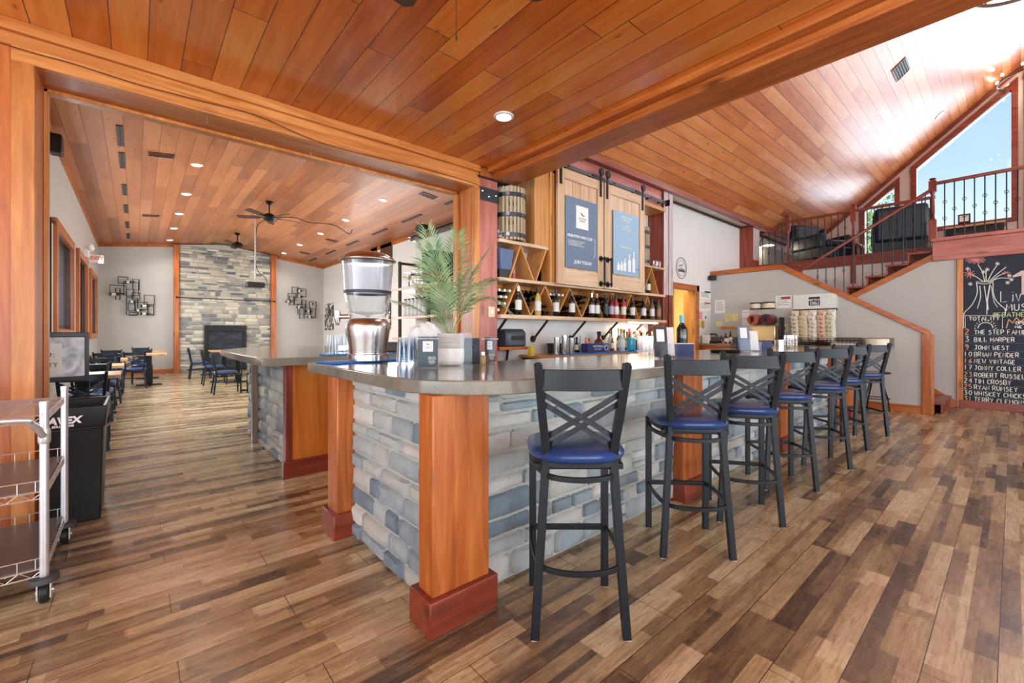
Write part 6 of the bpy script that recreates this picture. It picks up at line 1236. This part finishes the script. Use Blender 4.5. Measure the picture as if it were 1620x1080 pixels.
# trees beyond the gable window
def tree(x, y, h, r, label, seed):
    t = thing('tree', label, 'tree', (x, y, 0), 0, 'trees outside the gable windows'); rg = random.Random(seed); m = MB(); m.tube([(0, 0, 0), (.1, 0, h*.5), (0, 0, h*.9)], .16, 8, scale=[1, .7, .3]); m.build('trunk', W('walnut', 'Z'), t)
    m = MB()
    for k in range(2600):
        a, b = rg.uniform(0, 2*pi), rg.uniform(-1, 1); q = rg.random()**.33*r; c = Vector((q*cos(a)*(1-b*b)**.5, q*sin(a)*(1-b*b)**.5, h*.72+q*b*1.15)); u = Vector((rg.uniform(-1, 1), rg.uniform(-1, 1), rg.uniform(-1, 1))).normalized()*.13; v = u.cross(Vector((rg.uniform(-1, 1), rg.uniform(-1, 1), 1))).normalized()*.09
        m.add([c-u, c+v, c+u, c-v], [(0, 1, 2, 3)])
    m.build('crown', plain('tree_leaves', (120, 148, 84), .6, var=.35, scale=1.5), t)
tree(25, 4.9, 7.2, 2.4, 'leafy green tree outside the small gable window', 1); tree(29.5, 2.6, 5.0, 1.4, 'lower green tree outside behind the loft newel', 2)
# =========================================================== CHALKBOARD
cb_ = thing('chalkboard', 'large chalkboard with a chalk vase of flowers and the list of live music dates', 'chalkboard', (B-.0, -.9, 1.3))
BX = B-.012; CH = N('chalkboard_slate'); f = CH.noise(CH.obj(), 2.2, 4, .6, 1); CH = CH.fin(CH.ramp(f, [(.35, sr((20, 28, 42))), (.7, sr((32, 46, 68)))]), .6)
wb(MB().box(BX, B, -3.2, .555, .1, 2.5), 'slate', CH, cb_)
wb(MB().box(BX-.02, B, .555, .63, .0, 2.5), 'frame_stile', W('trim', 'Z'), cb_, bevel=.003); wb(MB().box(BX-.02, B, -3.3, .6, .0, .1), 'frame_rail', W('orange', 'Y'), cb_, bevel=.003)
CW = plain('white_chalk', (236, 236, 226), .8); CO = plain('orange_chalk', (240, 180, 130), .8); CP = plain('pink_chalk', (226, 150, 144), .8); CG = plain('green_chalk', (206, 216, 160), .8)
G = {'A': ['0,0 .4,1 .8,0', '.15,.38 .65,.38'], 'B': ['0,0 0,1 .5,1 .62,.78 .5,.55 0,.52', '.5,.52 .7,.28 .5,0 0,0'], 'C': ['.7,.85 .4,1 .08,.75 .05,.3 .35,0 .72,.12'], 'D': ['0,0 0,1 .4,.95 .7,.6 .6,.2 0,0'], 'E': ['.6,1 .05,.95 .05,.5 .5,.52', '.05,.5 .02,.03 .6,0'],
 'F': ['0,0 0,1 .6,1', '0,.52 .5,.52'], 'G': ['.7,.85 .35,1 .05,.6 .2,.05 .7,.1 .7,.45 .4,.45'], 'H': ['0,0 0,1', '.7,0 .7,1', '0,.5 .7,.5'], 'I': ['.2,0 .2,1'], 'J': ['.1,.15 .3,0 .5,.2 .5,1 .15,1', '.5,1 .75,1'], 'K': ['0,0 0,1', '.65,1 0,.45 .7,0'], 'L': ['0,1 0,0 .6,0'],
 'M': ['0,0 .08,1 .42,.4 .78,1 .86,0'], 'N': ['0,0 0,1 .7,0 .7,1'], 'O': ['.35,1 .03,.7 .08,.2 .4,0 .72,.3 .68,.8 .35,1'], 'P': ['0,0 0,1 .5,1 .65,.75 .45,.5 0,.48'], 'R': ['0,0 0,1 .5,1 .62,.75 .45,.52 0,.5', '.3,.5 .7,0'], 'S': ['.62,.88 .3,1 .08,.78 .3,.55 .58,.4 .55,.1 .25,0 .02,.12'],
 'T': ['0,1 .75,1', '.38,1 .36,0'], 'U': ['0,1 .02,.2 .35,0 .66,.2 .7,1'], 'V': ['0,1 .35,0 .7,1'], 'W': ['0,1 .2,0 .42,.65 .65,0 .85,1'], 'X': ['0,0 .7,1', '0,1 .7,0'], 'Y': ['0,1 .35,.5 .7,1', '.35,.5 .3,0'], '0': ['.35,1 .05,.7 .08,.25 .35,0 .62,.3 .6,.75 .35,1'], '1': ['.25,0 .25,1'], '2': ['.05,.8 .3,1 .58,.75 .0,0 .65,.02'],
 '3': ['.05,.95 .55,.95 .28,.6 .6,.4 .5,.05 .05,.05'], '4': ['.5,0 .5,1', '.5,1 0,.4 .7,.4'], '5': ['.6,1 .12,1 .1,.6 .5,.55 .58,.15 .05,.02'], '6': ['.55,.95 .12,.5 .15,.08 .5,.03 .55,.38 .15,.42'], '7': ['0,1 .6,1 .25,0', '.1,.5 .5,.5'], '9': ['.55,.7 .3,.98 .05,.72 .25,.5 .55,.72 .5,.3 .25,0'], '@': ['.6,.4 .4,.65 .3,.4 .5,.3 .62,.6', '.62,.6 .7,.3 .85,.5 .7,.9 .3,1 .02,.6 .15,.1 .6,0 .8,.1'], 'e': ['.05,.4 .6,.45 .45,.75 .15,.7 .02,.3 .3,0 .6,.12'], 'i': ['.2,0 .22,.65', '.2,.85 .22,.88'], 'v': ['0,.7 .25,0 .5,.7'], ' ': []}
def chalk(s, y, z, h, mat, w=.72, name='chalk_lettering', r=.006, jit=.0):
    rg = random.Random(len(s)+int(z*100)); m = MB()
    for c in s:
        dz = rg.uniform(-jit, jit)*h
        for st_ in G.get(c, []):
            P = [tuple(float(q) for q in p.split(',')) for p in st_.split()]; P = [(BX-.002, y-a*h*w, z+b*h+dz) for a, b in P]
            Q = bez(P, 4) if len(P) > 2 and c in 'BCDEGJOPRSU023569@e' else P; m.tube(Q, r, 5, up=(1, 0, 0))
        y -= h*w*{'I': .5, 'M': 1.2, 'W': 1.2, ' ': .6, 'i': .5}.get(c, 1.02)
    return wb(m, name, mat, cb_)
def yat(px): rr = ray(px, 560); return BX*rr[1]/rr[0]
def zat(px, py): return onX(px, py, BX).z
rows = [('2', 'THE STEP FAMILY', 525, 1), ('3', 'BILL HARPER', 536.5, 0), ('9', 'JOHN WEST', 549, 1), ('10', 'BRIAN PENDER', 559.5, 0), ('16', 'NEW VINTAGE', 570, 1), ('17', 'JONNY COLLER', 580.5, 0), ('23', 'ROBERT RUSSELL', 591.5, 1), ('24', 'TIM CROSBY', 601.5, 0), ('25', 'RYAN RUMSEY', 611, 1), ('30', 'WHISKEY CHICKS', 620.5, 0), ('31', 'TERRY CLEMONS', 630, 1)]
m = MB()
for n_, nm, py, c in rows:
    h = .072; z = zat(1530, py)-h/2; y0 = yat(1525.5 if len(n_) == 2 else 1527); chalk(n_, y0, z, h*(1.2 if len(n_) == 1 else 1), CO if c else CW, r=.0055); chalk(nm, yat(1541.5), z, h*.92, CW, w=.66, jit=.06)
    m.box(BX-.002, BX, -3.2, .55, z-.022, z-.018)
wb(m, 'ruled_lines', plain('chalk_line', (110, 130, 146), .8), cb_)
def stroke(pts, mat, r=.005, nm='chalk_drawing', closed=False):
    m = MB(); Q = bez([onX(a, b, BX-.002) for a, b in pts], 5) if len(pts) > 2 else [onX(a, b, BX-.002) for a, b in pts]; m.tube(Q, r, 5, up=(1, 0, 0)); return wb(m, nm, mat, cb_)
vase = MB()
def vs_(pts, r=.006): vase.tube(bez([onX(a, b, BX-.002) for a, b in pts], 5), r, 5, up=(1, 0, 0))
vs_([(1545, 447), (1546, 462), (1542, 474), (1535, 485), (1526, 494), (1524, 505), (1524, 519)]); vs_([(1571, 447), (1571, 462), (1575, 474), (1583, 483), (1590, 489), (1590, 500)]); vs_([(1544, 447), (1556, 449), (1571, 447)]); vs_([(1544, 445), (1556, 446), (1572, 445)], .004)
vs_([(1550, 452), (1551, 470), (1546, 488)]); vs_([(1557, 452), (1561, 480), (1561, 497)]); vs_([(1566, 450), (1562, 475), (1563, 490)], .008); vs_([(1568, 452), (1572, 475), (1578, 486)], .004)
vs_([(1528, 500), (1583, 500)], .004) if False else None
vase.tube([onX(a, b, BX-.002) for a, b in ((1527, 519), (1527, 499), (1586, 499), (1586, 519))], .005, 5, up=(1, 0, 0)); wb(vase, 'chalk_vase', CW, cb_)
sun = MB(); sun.tube(bez([onX(1559+12*cos(pi*i/8), 519-9*sin(pi*i/8), BX-.002) for i in range(9)], 3), .007, 5, up=(1, 0, 0))
for i in range(11): a = pi*i/10; sun.tube([onX(1559+15*cos(a), 519-11*sin(a), BX-.002), onX(1559+18*cos(a), 519-14*sin(a), BX-.002)], .005, 5, up=(1, 0, 0))
wb(sun, 'chalk_sun', CW, cb_)
fl = MB()
def fs_(pts, r=.005): fl.tube(bez([onX(a, b, BX-.002) for a, b in pts], 4), r, 5, up=(1, 0, 0))
for x, y in ((1543, 411),): 
    for k in range(11): a = 2*pi*k/11; fs_([(x, y), (x+9*cos(a+.15), y+4.5*sin(a+.15)), (x+17*cos(a), y+6*sin(a)), (x+9*cos(a-.15), y+4.5*sin(a-.15)), (x, y)], .004)
for k in range(9): a = 2*pi*k/9; fs_([(1534, 433), (1534+9*cos(a), 433+7*sin(a))], .006)
for k in range(6): a = 2*pi*k/6; fs_([(1592, 431), (1592+7*cos(a), 431+3*sin(a))], .004)
wb(fl, 'chalk_blossoms', CP, cb_)
fl = MB()
for pts in ([(1558, 446), (1554, 430), (1547, 418)], [(1556, 446), (1545, 438), (1537, 434)], [(1562, 446), (1570, 430), (1577, 420)], [(1564, 446), (1578, 433), (1592, 422)], [(1566, 446), (1580, 440), (1597, 440)], [(1560, 446), (1560, 430), (1562, 425)], [(1567, 446), (1580, 436), (1590, 432)]): fs_(pts, .006)
for x, y in ((1578, 417), (1535, 449), (1597, 436), (1600, 442), (1594, 447), (1562, 426), (1556, 430), (1531, 425)):
    for k in range(7): a = 2*pi*k/7; fs_([(x, y), (x+4*cos(a), y+3*sin(a))], .004)
wb(fl, 'chalk_stems', CW, cb_)
chalk('TOTALITY', yat(1533), zat(1550, 506.5), .058, CW, .8); chalk('Live', yat(1583), zat(1595, 477), .17, CW, .62, r=.006); chalk('MUSIC', yat(1592), zat(1605, 491), .1, CW, .7, r=.007); chalk('@FEATHERS', yat(1571), zat(1590, 501), .068, CG, .72, r=.006)
chalk('OPEN', yat(1607), zat(1612, 513), .05, CW, .7); chalk('MIC', yat(1606), zat(1612, 519), .04, CW, .7)
stroke([(1592, 519), (1596, 505)], CO, .006); stroke([(1596, 505), (1602, 511)], CO, .006); stroke([(1602, 511), (1608, 502)], CO, .006); stroke([(1608, 502), (1614, 509)], CO, .006); stroke([(1614, 509), (1625, 500)], CO, .006)
wb(MB().box(BX-.004, BX, -.22, .02, zat(1616, 466), zat(1616, 430)), 'chalk_numeral', plain('pale_pink_chalk', (214, 196, 190), .8), cb_) if False else None
m = MB(); p, q = onX(1616, 428, BX), onX(1616, 466, BX); m.box(BX-.004, BX, p.y-.12, p.y, q.z, p.z); m.add([(BX-.003, p.y, p.z), (BX-.003, p.y, p.z-.08), (BX-.003, p.y+.09, p.z-.1), (BX-.003, p.y+.09, p.z-.07)], [(0, 1, 2, 3)]); wb(m, 'chalk_numeral', plain('pale_pink_chalk', (214, 196, 190), .8), cb_)
